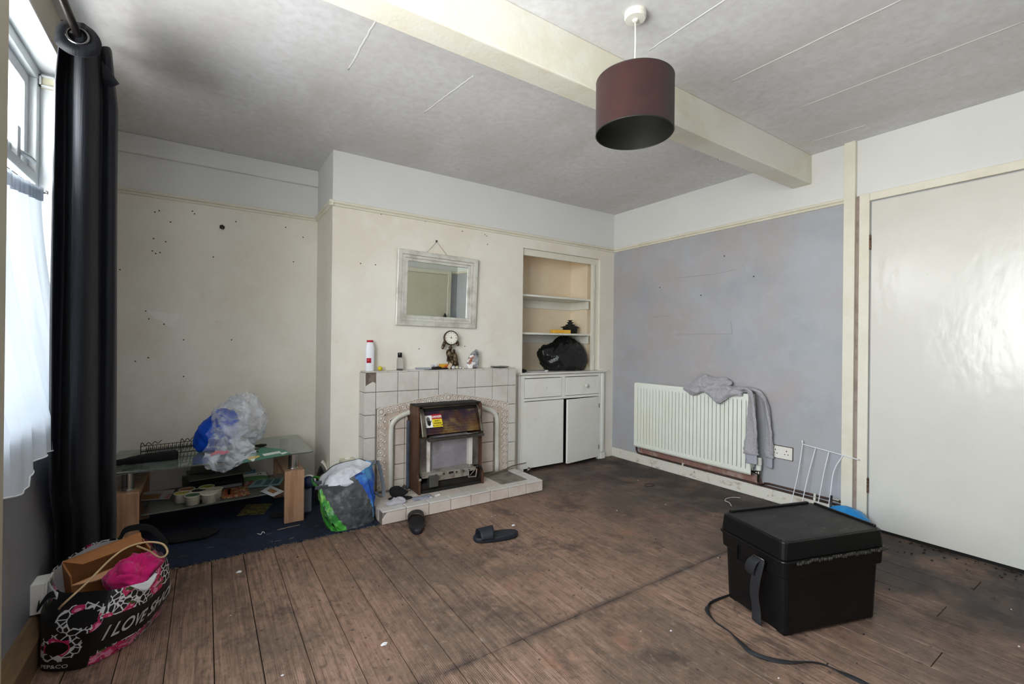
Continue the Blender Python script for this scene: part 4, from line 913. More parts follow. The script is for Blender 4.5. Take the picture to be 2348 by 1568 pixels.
# net curtain on a wire, trailing over the sill
m_net = bpy.data.materials.new('white_net'); m_net.use_nodes = True; t_ = m_net.node_tree; t_.nodes.clear()
o_ = t_.nodes.new('ShaderNodeOutputMaterial'); a1 = t_.nodes.new('ShaderNodeBsdfTransparent'); a2 = t_.nodes.new('ShaderNodeBsdfTranslucent'); a3 = t_.nodes.new('ShaderNodeBsdfDiffuse')
a2.inputs[0].default_value = (.70, .76, .82, 1); a3.inputs[0].default_value = (.60, .66, .74, 1)
x1 = t_.nodes.new('ShaderNodeMixShader'); x2 = t_.nodes.new('ShaderNodeMixShader'); x1.inputs[0].default_value = .93; x2.inputs[0].default_value = .985
t_.links.new(a2.outputs[0], x1.inputs[1]); t_.links.new(a3.outputs[0], x1.inputs[2]); t_.links.new(a1.outputs[0], x2.inputs[1]); t_.links.new(x1.outputs[0], x2.inputs[2]); t_.links.new(x2.outputs[0], o_.inputs[0])
m_netw = mat('white_net_hem', S(230, 234, 240), .8)
ne = thing('net_curtain', 'white net curtain on a wire, its ragged hem trailing over the window sill', 'net curtain', (-.55, 2.1, .70))
def nfn(u, v):
    y = 1.60+u*1.03; pl_ = sin(u*62+1.5*sin(u*9))*.5+sin(u*31+2)*.5
    sag = .035*sin(pi*u); zt = 1.722-sag*1.3
    if v < .80:
        t = v/.80; z = zt+(.835-zt)*t; x = -.570+(.105)*t**1.5; amp = .010+.012*t
        y += (u-.5)*-.02*t
    else:
        t = (v-.80)/.20
        hem = .70+.02*sin(u*13)-(.03 if u < .42 else 0)+(.012 if u > .75 else 0); z = .835+(hem-.835)*t; x = -.465+.006*t; amp = .020
    return (x+amp*pl_, y+.006*sin(u*40), z)
MB().grid(nfn, 220, 60).build('fabric', m_net, ne, smooth=True, fixn=False)
hm = MB().tube([nfn(k/219, 1.) for k in range(220)], .0025, 5); hm.build('hem', m_netw, ne, smooth=True)
hd_ = MB().grid(lambda u, v: (nfn(u, 0)[0]+.004+.005*sin(u*260), nfn(u, 0)[1], nfn(u, 0)[2]+.012-v*.055), 420, 4); hd_.build('gathered_heading', m_net, ne, smooth=True, fixn=False)
MB().tube([(-.572, 1.625, 1.722), (-.566, 2.1, 1.69), (-.572, 2.66, 1.722), (-.560, 2.668, 1.722)], .0022, 6).build('wire', m_blk, ne)
MB().tube([(-.575, 2.684, 1.722), (-.560, 2.668, 1.722), (-.552, 2.664, 1.718), (-.552, 2.664, 1.728), (-.558, 2.667, 1.730)], .0022, 6).build('hook', m_steel, ne)

# ------------------------------------------------------------------ carpet remnant
m_carpet = mat('navy_carpet', S(26, 38, 62), .97, mott=[(3, S(20, 26, 40), .42, .62, .9), (40, S(34, 52, 82), .5, .68, .5)], bump=[(400, .004)], specks=(30, .05, S(150, 140, 120), .05))
m_fray = mat('frayed_backing', S(140, 126, 106), .95)
random.seed(21)
ed = [(-.50+ (.892+.50)*k/70, 2.757+.010*nz((k*.5, 0, 0), 1.)+random.uniform(-.003, .003)) for k in range(71)]
poly = [(x, y) for x, y in ed]+[(.895, 3.115), (.705, 3.246), (.705, 3.75), (-.5, 3.75)]
carpet = thing('carpet_remnant', 'navy carpet remnant with frayed edge under the glass TV stand', 'carpet', (.1, 3.2, 0))
n_ = len(poly); mb = MB(); mb.prism(poly, .0005, .009, 'z'); mb.build('pile', m_carpet, carpet)
fy = MB()
for k in range(260):
    a = random.random(); x = -.48+a*1.36; y = 2.757+.01*nz(((x+.5)/1.392*35, 0, 0), 1.); L_ = random.uniform(.006, .022)*(2.2 if random.random() < .08 else 1); an = random.uniform(-1.3, 1.3)
    fy.tube([(x, y+.004, .006), (x+sin(an)*L_*.6, y-cos(an)*L_*.5, .005+random.random()*.004), (x+sin(an+.6)*L_, y-cos(an)*L_, .002)], .0007, 3)
fy.build('frayed_threads', m_fray, carpet, stuff=True)
ct_ = MB()
for k in range(14):
    x, y, an = random.uniform(-.2, .8), random.uniform(2.78, 2.95), random.uniform(0, 6.28)
    ct_.tube([(x, y, .0095), (x+.02*cos(an), y+.008*sin(an), .011), (x+.035*cos(an+.4), y+.02*sin(an+.4), .0095)], .0008, 3)
ct_.build('loose_threads', m_fray, carpet, stuff=True)

# ------------------------------------------------------------------ glass TV stand
m_oak = mat('sonoma_oak_laminate', S(178, 140, 108), .45, mott=[(4, S(150, 108, 80), .42, .62, .8, (6, 6, .5)), (22, S(196, 160, 130), .5, .68, .5, (6, 6, .35))], bump=[(60, .0003, (4, 4, .3))])
m_gtop = mat('smoked_green_glass', (.62, .74, .68, 1), .04, trans=.85, ior=1.5, mott=[(9, S(150, 160, 150), .5, .75, .55)])
m_gsh = mat('grey_frosted_glass', S(78, 82, 74), .16, mott=[(9, S(96, 98, 90), .5, .7, .5)])
m_brush = mat('brushed_steel', S(178, 176, 172), .26, 1., bump=[(300, .0002, (1, 1, .02))])
ts = thing('tv_stand', 'glass-topped TV stand with oak arch legs and chrome tubes in the alcove', 'TV stand', (.07, 3.33, 0))
GT = .430
MB().prism([(-.435, 3.075), (-.415, 3.058), (.545, 3.050), (.566, 3.062), (.566, 3.640), (.548, 3.655), (-.420, 3.655), (-.435, 3.64)], GT-.008, GT, 'z').build('glass_top', m_gtop, ts, bevel=.0015)
MB().prism([(-.277, 3.135), (.404, 3.175), (.404, 3.60), (-.277, 3.60)], .166, .174, 'z').build('glass_shelf', m_gsh, ts, bevel=.0015)
for xa, xb in ((-.386, -.279), (.406, .516)):
    y0_, y1_ = 3.055, 3.615
    MB().prism([(y0_, .009), (y0_+.028, .009), (y0_+.028, .292), (y1_-.028, .292), (y1_-.028, .009), (y1_, .009), (y1_, .322), (y0_, .322)], xa, xb, 'x').build('arch_leg', m_oak, ts, bevel=.004)
    xm = (xa+xb)/2
    for y in (3.13, 3.54): MB().lathe([(.030, .322), (.030, .326), (.026, .327), (.026, GT-.009)], (xm, y, 0), seg=32).build('steel_tube', m_brush, ts, smooth=False, bevel=.001)
# things on top
m_wire = mat('dark_wire', S(60, 58, 54), .4, .7)
wr = thing('wire_rack', 'tangled dark wire dish rack on the left of the glass top', 'rack', (-.17, 3.42, GT))
T = Matrix.Translation((-.30, 3.34, GT+.002)) @ Matrix.Rotation(rad(6), 4, 'Z')
wm = MB()
def wt(pts, r=.0018): wm.tube([T @ Vector(p) for p in pts], r, 5)
for zz in (.012, .045): wt([(0, 0, zz), (.26, 0, zz), (.30, .04, zz), (.30, .12, zz), (.26, .155, zz), (0, .155, zz), (0, 0, zz)], .0022)
for k in range(13):
    xx = .02+k*.019; wt([(xx, .0, .012), (xx, .03, .010), (xx+.006, .05, .055), (xx+.012, .075, .012), (xx+.018, .10, .055), (xx+.02, .13, .012), (xx+.02, .155, .012)], .0016)
for xx in (.0, .185):
    wt(cr_spline([(xx, .0, 0), (xx, .0, .075), (xx+.006, .01, .092), (xx+.02, .03, .070), (xx+.035, .045, .084), (xx+.05, .065, .066), (xx+.065, .08, .080), (xx+.08, .10, .064), (xx+.10, .115, .078)], 4), .0022)
for k in range(4): wt([(.30, .02+k*.035, .045), (.33, .02+k*.035, .012), (.30, .02+k*.035, .012)], .0016)
wm.build('wires', m_wire, wr, smooth=True)
m_bfab = mat('black_cotton', S(15, 15, 16), .95, bump=[(60, .002)])
bp_ = cr_spline([(-0.4018,3.236,0.447), (-0.3343,3.25,0.449), (-0.2604,3.267,0.45), (-0.1719,3.261,0.452), (-0.1342,3.272,0.45)], 8)
bw = [.014+.022*min(1, k/(len(bp_)*.6))+.003*sin(k) for k in range(len(bp_))]
tag(MB().flat(bp_, (.1, .99, 0), bw, [.014+.014*min(1, k/20) for k in range(len(bp_))], 24, fn=lambda p, t, q, nn: p+Vector((0, .005*nz((t*9, q, 0), 1.), .004*nz((t*11, q*2, 4), 1.)))).build('sleeve_garment', m_bfab, loc=bp_[20], smooth=True), 'black crumpled garment lying along the left front of the glass top', 'clothing')
# blue carrier bag inside a clear polythene bag
m_blue = mat('royal_blue_polythene', S(16, 74, 190), .24, mott=[(9, S(10, 50, 150), .42, .6, .8), (5, S(30, 110, 220), .56, .7, .6)], bump=[(22, .006)], spec=.6)
m_pblue = mat('pale_print', S(150, 196, 216), .35)
BC = Vector((.082, 3.36, GT+.10))
bb = thing('carrier_bag', 'shiny blue carrier bag bulging out of a clear polythene bag on the glass top', 'carrier bag', (.02, 3.38, GT))
TB = Matrix.Rotation(rad(30), 4, 'Y')
def bfn(p, d): return crum(p, d, .030, 9, 3)
bl = MB().blob((.070, 3.40, GT+.110), (.098, .085, .150), bfn, 56, 40, T=TB)
bl.v = [(x, y, max(z, GT+.002)) for x, y, z in bl.v]
bl.build('bag', m_blue, bb, smooth=True)
m_clear = bpy.data.materials.new('clear_polythene'); m_clear.use_nodes = True; t_ = m_clear.node_tree; b_ = t_.nodes['Principled BSDF']; b_.inputs['Base Color'].default_value = S(226, 232, 240); b_.inputs['Roughness'].default_value = .22
o_ = t_.nodes['Material Output']; tr_ = t_.nodes.new('ShaderNodeBsdfTransparent'); mx_ = t_.nodes.new('ShaderNodeMixShader'); tc_ = t_.nodes.new('ShaderNodeTexCoord'); n_1 = t_.nodes.new('ShaderNodeTexNoise'); n_1.inputs['Scale'].default_value = 9; n_1.inputs['Detail'].default_value = 3; n_1.inputs['Distortion'].default_value = 1.6
mr_ = t_.nodes.new('ShaderNodeMapRange'); mr_.inputs[1].default_value = .38; mr_.inputs[2].default_value = .62; mr_.inputs[3].default_value = .14; mr_.inputs[4].default_value = .62
t_.links.new(tc_.outputs['Object'], n_1.inputs['Vector']); t_.links.new(n_1.outputs[0], mr_.inputs[0]); t_.links.new(mr_.outputs[0], mx_.inputs[0]); t_.links.new(tr_.outputs[0], mx_.inputs[1]); t_.links.new(b_.outputs[0], mx_.inputs[2]); t_.links.new(mx_.outputs[0], o_.inputs[0])
cl = thing('clear_bag', 'large crumpled clear polythene bag sagging over the front of the glass top', 'plastic bag', (.14, 3.34, GT))
def cfn2(p, d):
    q = Vector((p.x*1.0+p.z*.6, p.y, p.z*.45-p.x*.3)); h = ridge(q, 7, 1)*.45+ridge(q, 15, 6)*.33+ridge(q, 32, 2)*.22
    return p+d*(h-.3)*.045
TB2 = Matrix.Rotation(rad(14), 4, 'Y')
c1 = MB().blob((.178, 3.37, GT+.155), (.138, .12, .185), cfn2, 84, 60, T=TB2)
c1.v = [(x, min(y, YA-.02), max(z, GT+.003)) for x, y, z in c1.v]
c1.build('film', m_clear, cl, smooth=True, fixn=False)
def tail(u, v):
    # loose mouth of the bag: across u, from the bag down the glass and over its edge v
    wd = .10+.155*min(1, v*1.6)+.012*sin(v*23); x = .115+(u-.5)*wd+.012*v; y = 3.36-v*.32; z = GT+.16*(1-v)**1.6+.012+.018*ridge((u*4, v*3, 0), 1., 3)*(1-.3*v)
    if v > .88: t = (v-.88)/.12; y = 3.052-.014*t; z = GT+.012-.075*t*(1-abs(u-.35)*1.6)
    return (x, y+.012*nz((u*5, v*5, 1), 1.), z+.006*nz((u*12, v*9, 1), 1.))
MB().grid(tail, 60, 50).build('mouth', m_clear, cl, smooth=True, fixn=False)
MB().grid(lambda u, v: (tail(.12+u*.36, .72+v*.10)[0], tail(.12+u*.36, .72+v*.10)[1], tail(.12+u*.36, .72+v*.10)[2]+.0015), 20, 4).build('red_stripe', mat('faded_red_print', S(206, 120, 134), .5), cl, smooth=True)
# cards under / on the glass, right
def flatcard(name, label, cat, pts, z, mt, th=.0012, detail=None, group=None):
    o = thing(name, label, cat, (pts[0][0], pts[0][1], z), group)
    MB().prism([(p[0], p[1]) for p in pts], z, z+th, 'z').build('sheet', mt, o)
    if detail: detail(o, pts, z+th)
    return o
m_gcard = mat('green_card', S(60, 122, 100), .5); m_wcard = mat('white_card', S(224, 228, 226), .5); m_ycard = mat('yellow_card', S(212, 184, 96), .5)
flatcard('card', 'green folder sheet under white slips at the right front of the glass top', 'card', [(0.1814,3.01,0.43), (0.3058,3.326,0.43), (0.4162,3.203,0.43), (0.4388,3.044,0.43), (0.1783,2.957,0.43)], GT+.0005, m_gcard)
flatcard('card', 'yellow card beside the clear bag on the glass top', 'card', [(0.1994,3.094,0.432), (0.2695,3.1,0.432), (0.273,3.061,0.432), (0.2187,2.989,0.432)], GT+.002, m_ycard)
flatcard('slip', 'small white slip overhanging the glass edge below the yellow card', 'paper', [(0.2204,3.013,0.434), (0.2451,3.021,0.434), (0.2367,2.969,0.434), (0.2248,2.954,0.434)], GT+.0036, m_wcard)
flatcard('slip', 'long white slip lying on the green folder', 'paper', [(0.2896,3.12,0.433), (0.3876,3.151,0.433), (0.3906,3.097,0.433), (0.2962,3.066,0.433)], GT+.0022, m_wcard)
flatcard('slip', 'white slip nearest the right chrome tube on the glass top', 'paper', [(0.382,3.084,0.434), (0.4155,3.103,0.434), (0.4273,3.083,0.434), (0.3908,3.041,0.434)], GT+.0038, m_wcard)
q = Vector((0.3027,3.346,0.432)); tag(MB().blob((q.x, q.y, GT+.010), (.034, .016, .009), lambda p, d: crum(p, d, .006, 40, 3), 20, 10).build('black_strap', m_bfab, loc=(q.x, q.y, GT+.002), smooth=True), 'small black strap lying behind the green folder on the glass top', 'strap')
q = Vector((0.2502,3.174,0.432)); tag(MB().tube([(q.x+.022*cos(t*pi/8), q.y+.010*sin(t*pi/8), GT+.006+.003*sin(t)) for t in range(14)], .004, 6).build('cable_tie', m_blk, loc=(q.x, q.y, GT+.002), smooth=True), 'small loop of black cable beside the clear bag on the glass top', 'cable')
# ---- lower shelf
SZ_ = .1745
pt = thing('paint_palette', 'cream plastic flower-shaped paint palette with green, yellow and orange pots on the glass shelf', 'palette', (.06, 3.27, SZ_))
m_cpl = mat('cream_plastic', S(228, 222, 200), .4)
pots = [((-0.0521,3.195,0.228), S(22, 92, 48)), ((-0.1055,3.273,0.228), S(222, 206, 60)), ((-0.0845,3.335,0.228), S(196, 110, 50)), ((-0.024,3.278,0.228), S(22, 20, 28)), ((0.0148,3.332,0.228), S(200, 216, 70)), ((0.0559,3.257,0.228), S(214, 206, 170)), ((0.0272,3.182,0.228), S(228, 220, 206))]
for k, (c, colr) in enumerate(pots):
    c = Vector(c); dz = .006*(k == 6)
    MB().lathe([(.0, SZ_+.001), (.034, SZ_+.001), (.037, .223), (.042, .226), (.042, .228), (.0365, .2275), (.035, .217), (.0, .216)], (c.x, c.y, 0), seg=28).build('cup', m_cpl, pt, smooth=True)
    MB().lathe([(.0, .2165), (.0350, .2165), (.0366, .2262), (.0, .2268)], (c.x, c.y, 0), seg=24).build('paint', mat('paint_pot_%d' % k, colr, .4, mott=[(40, tuple(v*.6 for v in colr[:3])+(1,), .5, .7, .6)]), pt)
cc = Vector(pots[3][0])
web = MB()
for k, (c, _) in enumerate(pots):
    if k == 3: continue
    c = Vector(c); d = (c-cc); s_ = Vector((-d.y, d.x, 0)).normalized()*.022
    web.prism([tuple((cc+d*.25+s_)[:2]), tuple((cc+d*.25-s_)[:2]), tuple((cc+d*.62-s_)[:2]), tuple((cc+d*.62+s_)[:2])], .2235, .2262, 'z')
web.build('web', m_cpl, pt)
m_paper = mat('white_paper', S(214, 214, 216), .6)
def leaflet(name, label, px, mt, z=SZ_+.0008, th=.001, prints=()):
    o = thing(name, label, 'paper', (px[0][0], px[0][1], z), None)
    a, b_, c, d = [Vector(p) for p in px]
    MB().prism([(p.x, p.y) for p in (a, b_, c, d)], z, z+th, 'z').build('sheet', mt, o)
    for k, (u0, u1, v0, v1, m2) in enumerate(prints):
        f = lambda u, v: (a*(1-u)*(1-v)+b_*u*(1-v)+c*u*v+d*(1-u)*v)
        MB().prism([tuple(f(u, v)[:2]) for u, v in ((u0, v0), (u1, v0), (u1, v1), (u0, v1))], z+th, z+th+.0004, 'z').build('printed_area', m2, o)
    return o
m_pizza = mat('orange_food_print', S(176, 112, 62), .5, mott=[(60, S(96, 110, 50), .45, .6, .9), (90, S(214, 170, 100), .55, .65, .8)])
m_pinkp = mat('pink_print', S(196, 90, 130), .5, mott=[(80, S(230, 220, 226), .48, .55, .9)])
m_bookred = mat('busy_red_booklet', S(150, 60, 44), .45, mott=[(45, S(200, 170, 90), .48, .56, .9), (70, S(230, 220, 200), .56, .62, .9), (30, S(60, 90, 40), .58, .64, .9)])
m_teal = mat('teal_leaflet', S(132, 178, 176), .5); m_tealt = mat('grey_small_print', S(70, 104, 116), .5)
m_grn = mat('green_leaflet', S(70, 126, 66), .45); m_bluel = mat('blue_leaflet', S(60, 120, 156), .45)
leaflet('leaflet', 'white leaflet with an orange food picture beside the left oak leg', [(-0.3038,3.414,0.175), (-0.1688,3.365,0.175), (-0.1483,3.56,0.175), (-0.306,3.599,0.175)], m_paper, prints=[(.02, .62, .08, .62, m_pizza), (.82, .98, .05, .5, m_pinkp)])
leaflet('leaflet', 'small dark leaflet at the shelf edge below the food leaflet', [(-0.2891,3.296,0.175), (-0.2708,3.284,0.175), (-0.2595,3.361,0.175), (-0.2929,3.381,0.175)], mat('dark_leaflet', S(60, 70, 66), .4), z=SZ_+.0006)
leaflet('booklet', 'red and gold picture booklet right of the paint palette', [(0.0881,3.204,0.175), (0.2349,3.213,0.175), (0.2339,3.447,0.175), (0.1034,3.444,0.175)], m_bookred, th=.003, prints=[(.08, .34, .15, .75, mat('booklet_cover_orange', S(186, 92, 50), .5)), (.2, .30, .22, .70, m_ink)])
leaflet('leaflet', 'teal leaflet with small print near the right oak leg', [(0.2302,3.354,0.178), (0.4125,3.314,0.178), (0.4565,3.456,0.178), (0.2957,3.532,0.178)], m_teal, z=SZ_+.0022, prints=[(.1, .3, .3, .8, m_tealt), (.42, .62, .1, .9, m_tealt), (.68, .9, .2, .95, m_tealt)])
leaflet('leaflet', 'red and white folded leaflet partly under the teal one', [(0.1867,3.484,0.176), (0.2669,3.423,0.176), (0.2897,3.521,0.176), (0.2253,3.549,0.176)], mat('red_white_leaflet', S(170, 60, 66), .5, mott=[(30, S(220, 200, 200), .5, .56, .9)]), z=SZ_+.0008)
leaflet('leaflet', 'white takeaway leaflet with a pie picture overhanging the shelf by the right leg', [(0.2923,3.227,0.18), (0.3463,3.079,0.18), (0.4169,3.15,0.18), (0.3585,3.329,0.18)], m_paper, z=SZ_+.0036, prints=[(.25, .75, .30, .72, m_pizza)])
leaflet('leaflet', 'grey newspaper page lying behind the teal leaflet', [(0.372,3.508,0.178), (0.4551,3.445,0.178), (0.4772,3.616,0.178), (0.4121,3.631,0.178)], mat('newsprint', S(150, 144, 130), .7, mott=[(60, S(90, 84, 80), .5, .56, .7)]), z=SZ_+.0008)
def slab(name, label, cat, c, L_, W_2, H_2, rz, tilt, mts, loc=None):
    o = thing(name, label, cat, (c[0], c[1], c[2]-H_2/2)); T = Matrix.Translation(c) @ Matrix.Rotation(rad(rz), 4, 'Z') @ Matrix.Rotation(rad(tilt), 4, 'X')
    MB().box(-L_/2, L_/2, -W_2/2, W_2/2, -H_2/2, H_2/2, T=T).build('body', mts[0], o, bevel=.002)
    return o, T
q = Vector((0.2643,3.563,0.19)); o, T = slab('magazine', 'green and white magazine with a curved cover leaning at the back of the shelf', 'magazine', (q.x, q.y, SZ_+.012), .20, .11, .006, 4, 10, [m_grn])
MB().prism([(-.098, .0), (-.02, .012), (.06, .004), (.098, -.02), (.098, .052), (-.098, .052)], .0031, .0037, 'z', T=T).build('printed_area', m_wcard, o)
text_mb('17', .030, lambda u, v, w_: T @ Vector((.055+u, .024+v, .0042+w_)), .0002, bold=.001).build('lettering', m_ink, o)
q = Vector((0.2446,3.656,0.2)); o, T = slab('magazine', 'blue magazine behind the green and white one on the shelf', 'magazine', (q.x-.01, q.y+.01, SZ_+.014), .13, .10, .004, -6, 12, [m_bluel])
m_bplas = mat('black_plastic', S(20, 20, 21), .4)
q = Vector((-0.0912,3.754,0.2)); o, T = slab('cardboard_tray', 'black and grey flat box leaning at the back left of the glass shelf', 'box', (.05, 3.46, SZ_+.048), .32, .15, .050, 4, 16, [m_bplas])
MB().box(-.155, .150, -.076, -.0745, -.018, .002, T=T).build('printed_area', mat('pale_band', S(120, 122, 128), .5), o)
o, T = slab('folder', 'grey folder lying across the black box on the shelf', 'folder', (.085, 3.44, SZ_+.108), .34, .16, .006, 7, 10, [mat('grey_card', S(96, 96, 84), .6)])
o, T = slab('folder', 'dark open folder with brown scraps on top of the box pile on the shelf', 'folder', (.06, 3.47, SZ_+.135), .26, .13, .008, -3, 14, [m_bplas])
MB().box(-.06, .11, -.05, .03, .004, .0055, T=T).build('brown_scrap', mat('brown_scrap', S(104, 84, 58), .7, mott=[(40, S(60, 44, 30), .45, .6, .8)]), o)
q = Vector((0.1645,3.718,0.2)); tag(MB().blob((q.x, q.y, SZ_+.030), (.03, .04, .028), lambda p, d: crum(p, d, .020, 26, 5), 24, 16).build('cable_bundle', m_bfab, loc=(q.x, q.y, SZ_+.002), smooth=True), 'small tangled bundle of black cable at the back of the glass shelf', 'cable')
o = leaflet('brochure', 'crumpled yellowish food brochure on the navy carpet under the shelf', [(0.1746,3.352,0.012), (0.3173,3.297,0.012), (0.3863,3.478,0.012), (0.2421,3.548,0.012)], mat('food_brochure', S(120, 116, 60), .45, mott=[(22, S(60, 60, 36), .46, .56, .9), (34, S(190, 170, 110), .56, .64, .8)]), z=.0098, th=.002)
q0 = Vector((0.2972,3.183,0.02)); tag(MB().blob((q0.x+.12, q0.y+.02, .022), (.075, .035, .013), lambda p, d: crum(p, d, .012, 22, 8), 24, 12).build('sock', m_bfab, loc=(q0.x+.1, q0.y, .01), smooth=True), 'black sock on the carpet beside the right oak leg', 'sock')
q0 = Vector((-0.0526,3.119,0.02)); tag(MB().blob((q0.x, q0.y, .024), (.13, .07, .014), lambda p, d: crum(p, d, .016, 14, 8), 36, 16).build('black_garment', m_bfab, loc=(q0.x, q0.y, .01), smooth=True), 'flat black garment on the navy carpet under the TV stand', 'clothing')
a, b_ = Vector((0.3595,2.977,0.011)), Vector((0.4831,2.989,0.011)); tag(MB().tube([a, a.lerp(b_, .5)+Vector((0, .003, 0)), b_], .0025, 5).build('wood_splinter', m_fray, loc=tuple(a), smooth=True), 'thin pale wood splinter on the carpet in front of the right oak leg', 'splinter')
tag(MB().tube(cr_spline([(0.2573,2.983,0.011), (0.272,2.951,0.014), (0.284,2.986,0.014), (0.2931,2.965,0.012)], 5), .002, 5).build('white_thread', m_wcard, loc=(0.2742,2.975,0.01), smooth=True), 'curl of white thread on the navy carpet under the stand', 'thread')

# ------------------------------------------------------------------ black storage box
m_box = mat('scuffed_black_plastic', S(11, 11, 12), .38, spec=.3, mott=[(5, S(22, 21, 20), .5, .68, .7)], bump=[(160, .0003)], specks=(18, .03, S(120, 116, 110), .10))
m_boxlid = mat('dusty_black_lid', S(25, 24, 24), .5, spec=.35, mott=[(6, S(50, 48, 46), .48, .68, .8, (1, 2, 1)), (18, S(86, 78, 70), .62, .74, .7, (1, 2.4, 1))], bump=[(160, .0003)], specks=(16, .03, S(130, 126, 120), .06))
bx = thing('storage_box', 'black plastic storage box with a buckled strap on the floor before the door', 'storage box', (2.1, .95, 0))
BT = Matrix.Translation((1.823, .858, 0)) @ Matrix.Rotation(rad(-17.3), 4, 'Z')   # local: x to the right, y away
LW, LD = .528, .338
def frust(mb, a0, a1, b0, b1, z0, z1, c=.018, n=4, i0=0, closed=True):
    """rounded box between footprint a at z0 and b at z1; a=(x0,x1,y0,y1)"""
    def ringp(r, z):
        x0, x1, y0, y1 = r; out = []
        for cx, cy, s in ((x1-c, y0+c, -90), (x1-c, y1-c, 0), (x0+c, y1-c, 90), (x0+c, y0+c, 180)):
            for k in range(n+1): t = rad(s+90*k/n); out.append(BT @ Vector((cx+c*cos(t), cy+c*sin(t), z)))
        return out
    A, B = ringp(a0, z0), ringp(b0, z1); m_ = len(A)
    mb.add(A+B, [(i, (i+1) % m_, m_+(i+1) % m_, m_+i) for i in range(m_)]+[tuple(range(m_))[::-1], tuple(range(m_, 2*m_))])
tub = MB(); frust(tub, (.030, LW-.030, .024, LD-.024), None, (.012, LW-.012, .010, LD-.010), None, .012, .272) if False else None
frust(tub, (.020, LW-.028, .014, LD-.020), 0, (.012, LW-.014, .010, LD-.010), 0, .012, .285, .028)
frust(tub, (.004, LW-.004, .003, LD-.003), 0, (.001, LW-.001, .001, LD-.001), 0, .232, .292, .022)
tub.build('tub', m_box, bx, bevel=.004)
for x, y in ((.055, .045), (LW-.055, .045), (.055, LD-.045), (LW-.055, LD-.045)):
    MB().box(x-.025, x+.025, y-.02, y+.02, 0, .016, T=BT).build('foot', m_box, bx, bevel=.005)
lid = MB(); frust(lid, (-.006, LW+.006, -.006, LD+.006), 0, (-.006, LW+.006, -.006, LD+.006), 0, .290, .301, .024)
frust(lid, (.0, LW, .0, LD), 0, (.006, LW-.006, .004, LD-.004), 0, .301, .370, .024)
ld_ = lid.build('lid', m_box, bx, bevel=.004)
MB().box(.020, LW-.020, .018, LD-.018, .367, .3715, T=BT).build('lid_top', m_boxlid, ld_, bevel=.004)
rim = MB(); rim.box(.03, LW-.03, .010, .020, .362, .372, T=BT).box(.04, LW-.04, LD-.024, LD-.008, .362, .381, T=BT).box(.010, .022, .03, LD-.03, .362, .373, T=BT).box(LW-.022, LW-.010, .03, LD-.03, .362, .380, T=BT)
rim.build('lid_rim', m_box, ld_, bevel=.004, label='raised lip round the lid')
for k in range(26):   # chewed front edge
    pass
ch = MB(); random.seed(4)
for k in range(40):
    x = .06+k/40*(LW-.05); c = BT @ Vector((x, -.007, .294+random.uniform(-.004, .004))); ch.blob(c, (.008, .004, .006), lambda p, d, k=k: crum(p, d, .004, 200, k), 8, 5)
ch.build('chewed_edge', mat('chewed_plastic', S(58, 54, 46), .7, mott=[(120, S(20, 20, 20), .45, .55, .9)]), ld_, stuff=True)
hdl = MB().box(-.006, .002, .120, .235, .205, .213, T=BT).box(-.006, .002, .120, .126, .205, .270, T=BT).box(-.006, .002, .229, .235, .205, .270, T=BT)
hdl.build('handle', m_box, bx, bevel=.002)
MB().box(LW+.000, LW+.014, LD-.13, LD-.06, .30, .35, T=BT).build('latch', m_box, bx, bevel=.006)
m_strap = mat('black_webbing', S(24, 24, 27), .75, bump=[(400, .0006)])
sp_ = [BT @ Vector(p) for p in ((-.014, .102, .268), (-.020, .098, .252), (-.024, .110, .19), (-.016, .125, .12), (-.012, .118, .06), (-.018, .110, .020), (-.010, .108, .008))]
MB().flat(cr_spline(sp_, 6), tuple(BT.to_3x3() @ Vector((0, 1, 0))), .023, .0018, 10).build('strap', m_strap, bx, smooth=True)
sp_ = [BT @ Vector(p) for p in ((-.010, .115, .272), (-.034, .118, .255), (-.036, .130, .220), (-.018, .136, .192), (-.008, .128, .215))]
MB().flat(cr_spline(sp_, 6), tuple(BT.to_3x3() @ Vector((0, 1, 0))), .023, .0018, 10).build('strap_tail', m_strap, bx, smooth=True)
bk_ = [(-.016, .074, .262), (-.016, .124, .262), (-.020, .124, .278), (-.020, .074, .278)]
MB().tube([BT @ Vector(p) for p in bk_], .0018, 6, True).build('buckle', m_steel, bx, smooth=True)
# black cable / webbing on the floor
fs_ = cr_spline([(1.997,1.14,0.004), (1.923,1.151,0.005), (1.814,1.155,0.008), (1.75,1.127,0.01), (1.715,1.069,0.006), (1.703,1.002,0.005), (1.677,0.9435,0.006), (1.655,0.8857,0.006), (1.675,0.834,0.005), (1.72,0.7891,0.005), (1.774,0.7564,0.005), (1.809,0.7156,0.005), (1.816,0.6655,0.005), (1.821,0.5928,0.004), (1.776,0.5001,0.003)], 8)
n_ = len(fs_); sd_ = []
for i in range(n_):
    a = fs_[max(i-1, 0)]; b_ = fs_[min(i+1, n_-1)]; d = (b_-a).normalized(); s0 = Vector((-d.y, d.x, 0)); tw = .9*sin(i*.13)+(.6 if i < 20 else 0); sd_.append(tuple(s0*cos(tw)+Vector((0, 0, 1))*sin(tw)))
fm = MB().flat(fs_, sd_, .0085, .0022, 8); fm.v = [(x, y, max(z, .0012)) for x, y, z in fm.v]
tag(fm.build('webbing_strap', m_strap, loc=tuple(fs_[30]), smooth=True), 'black webbing strap snaking over the floorboards from under the black box', 'strap')

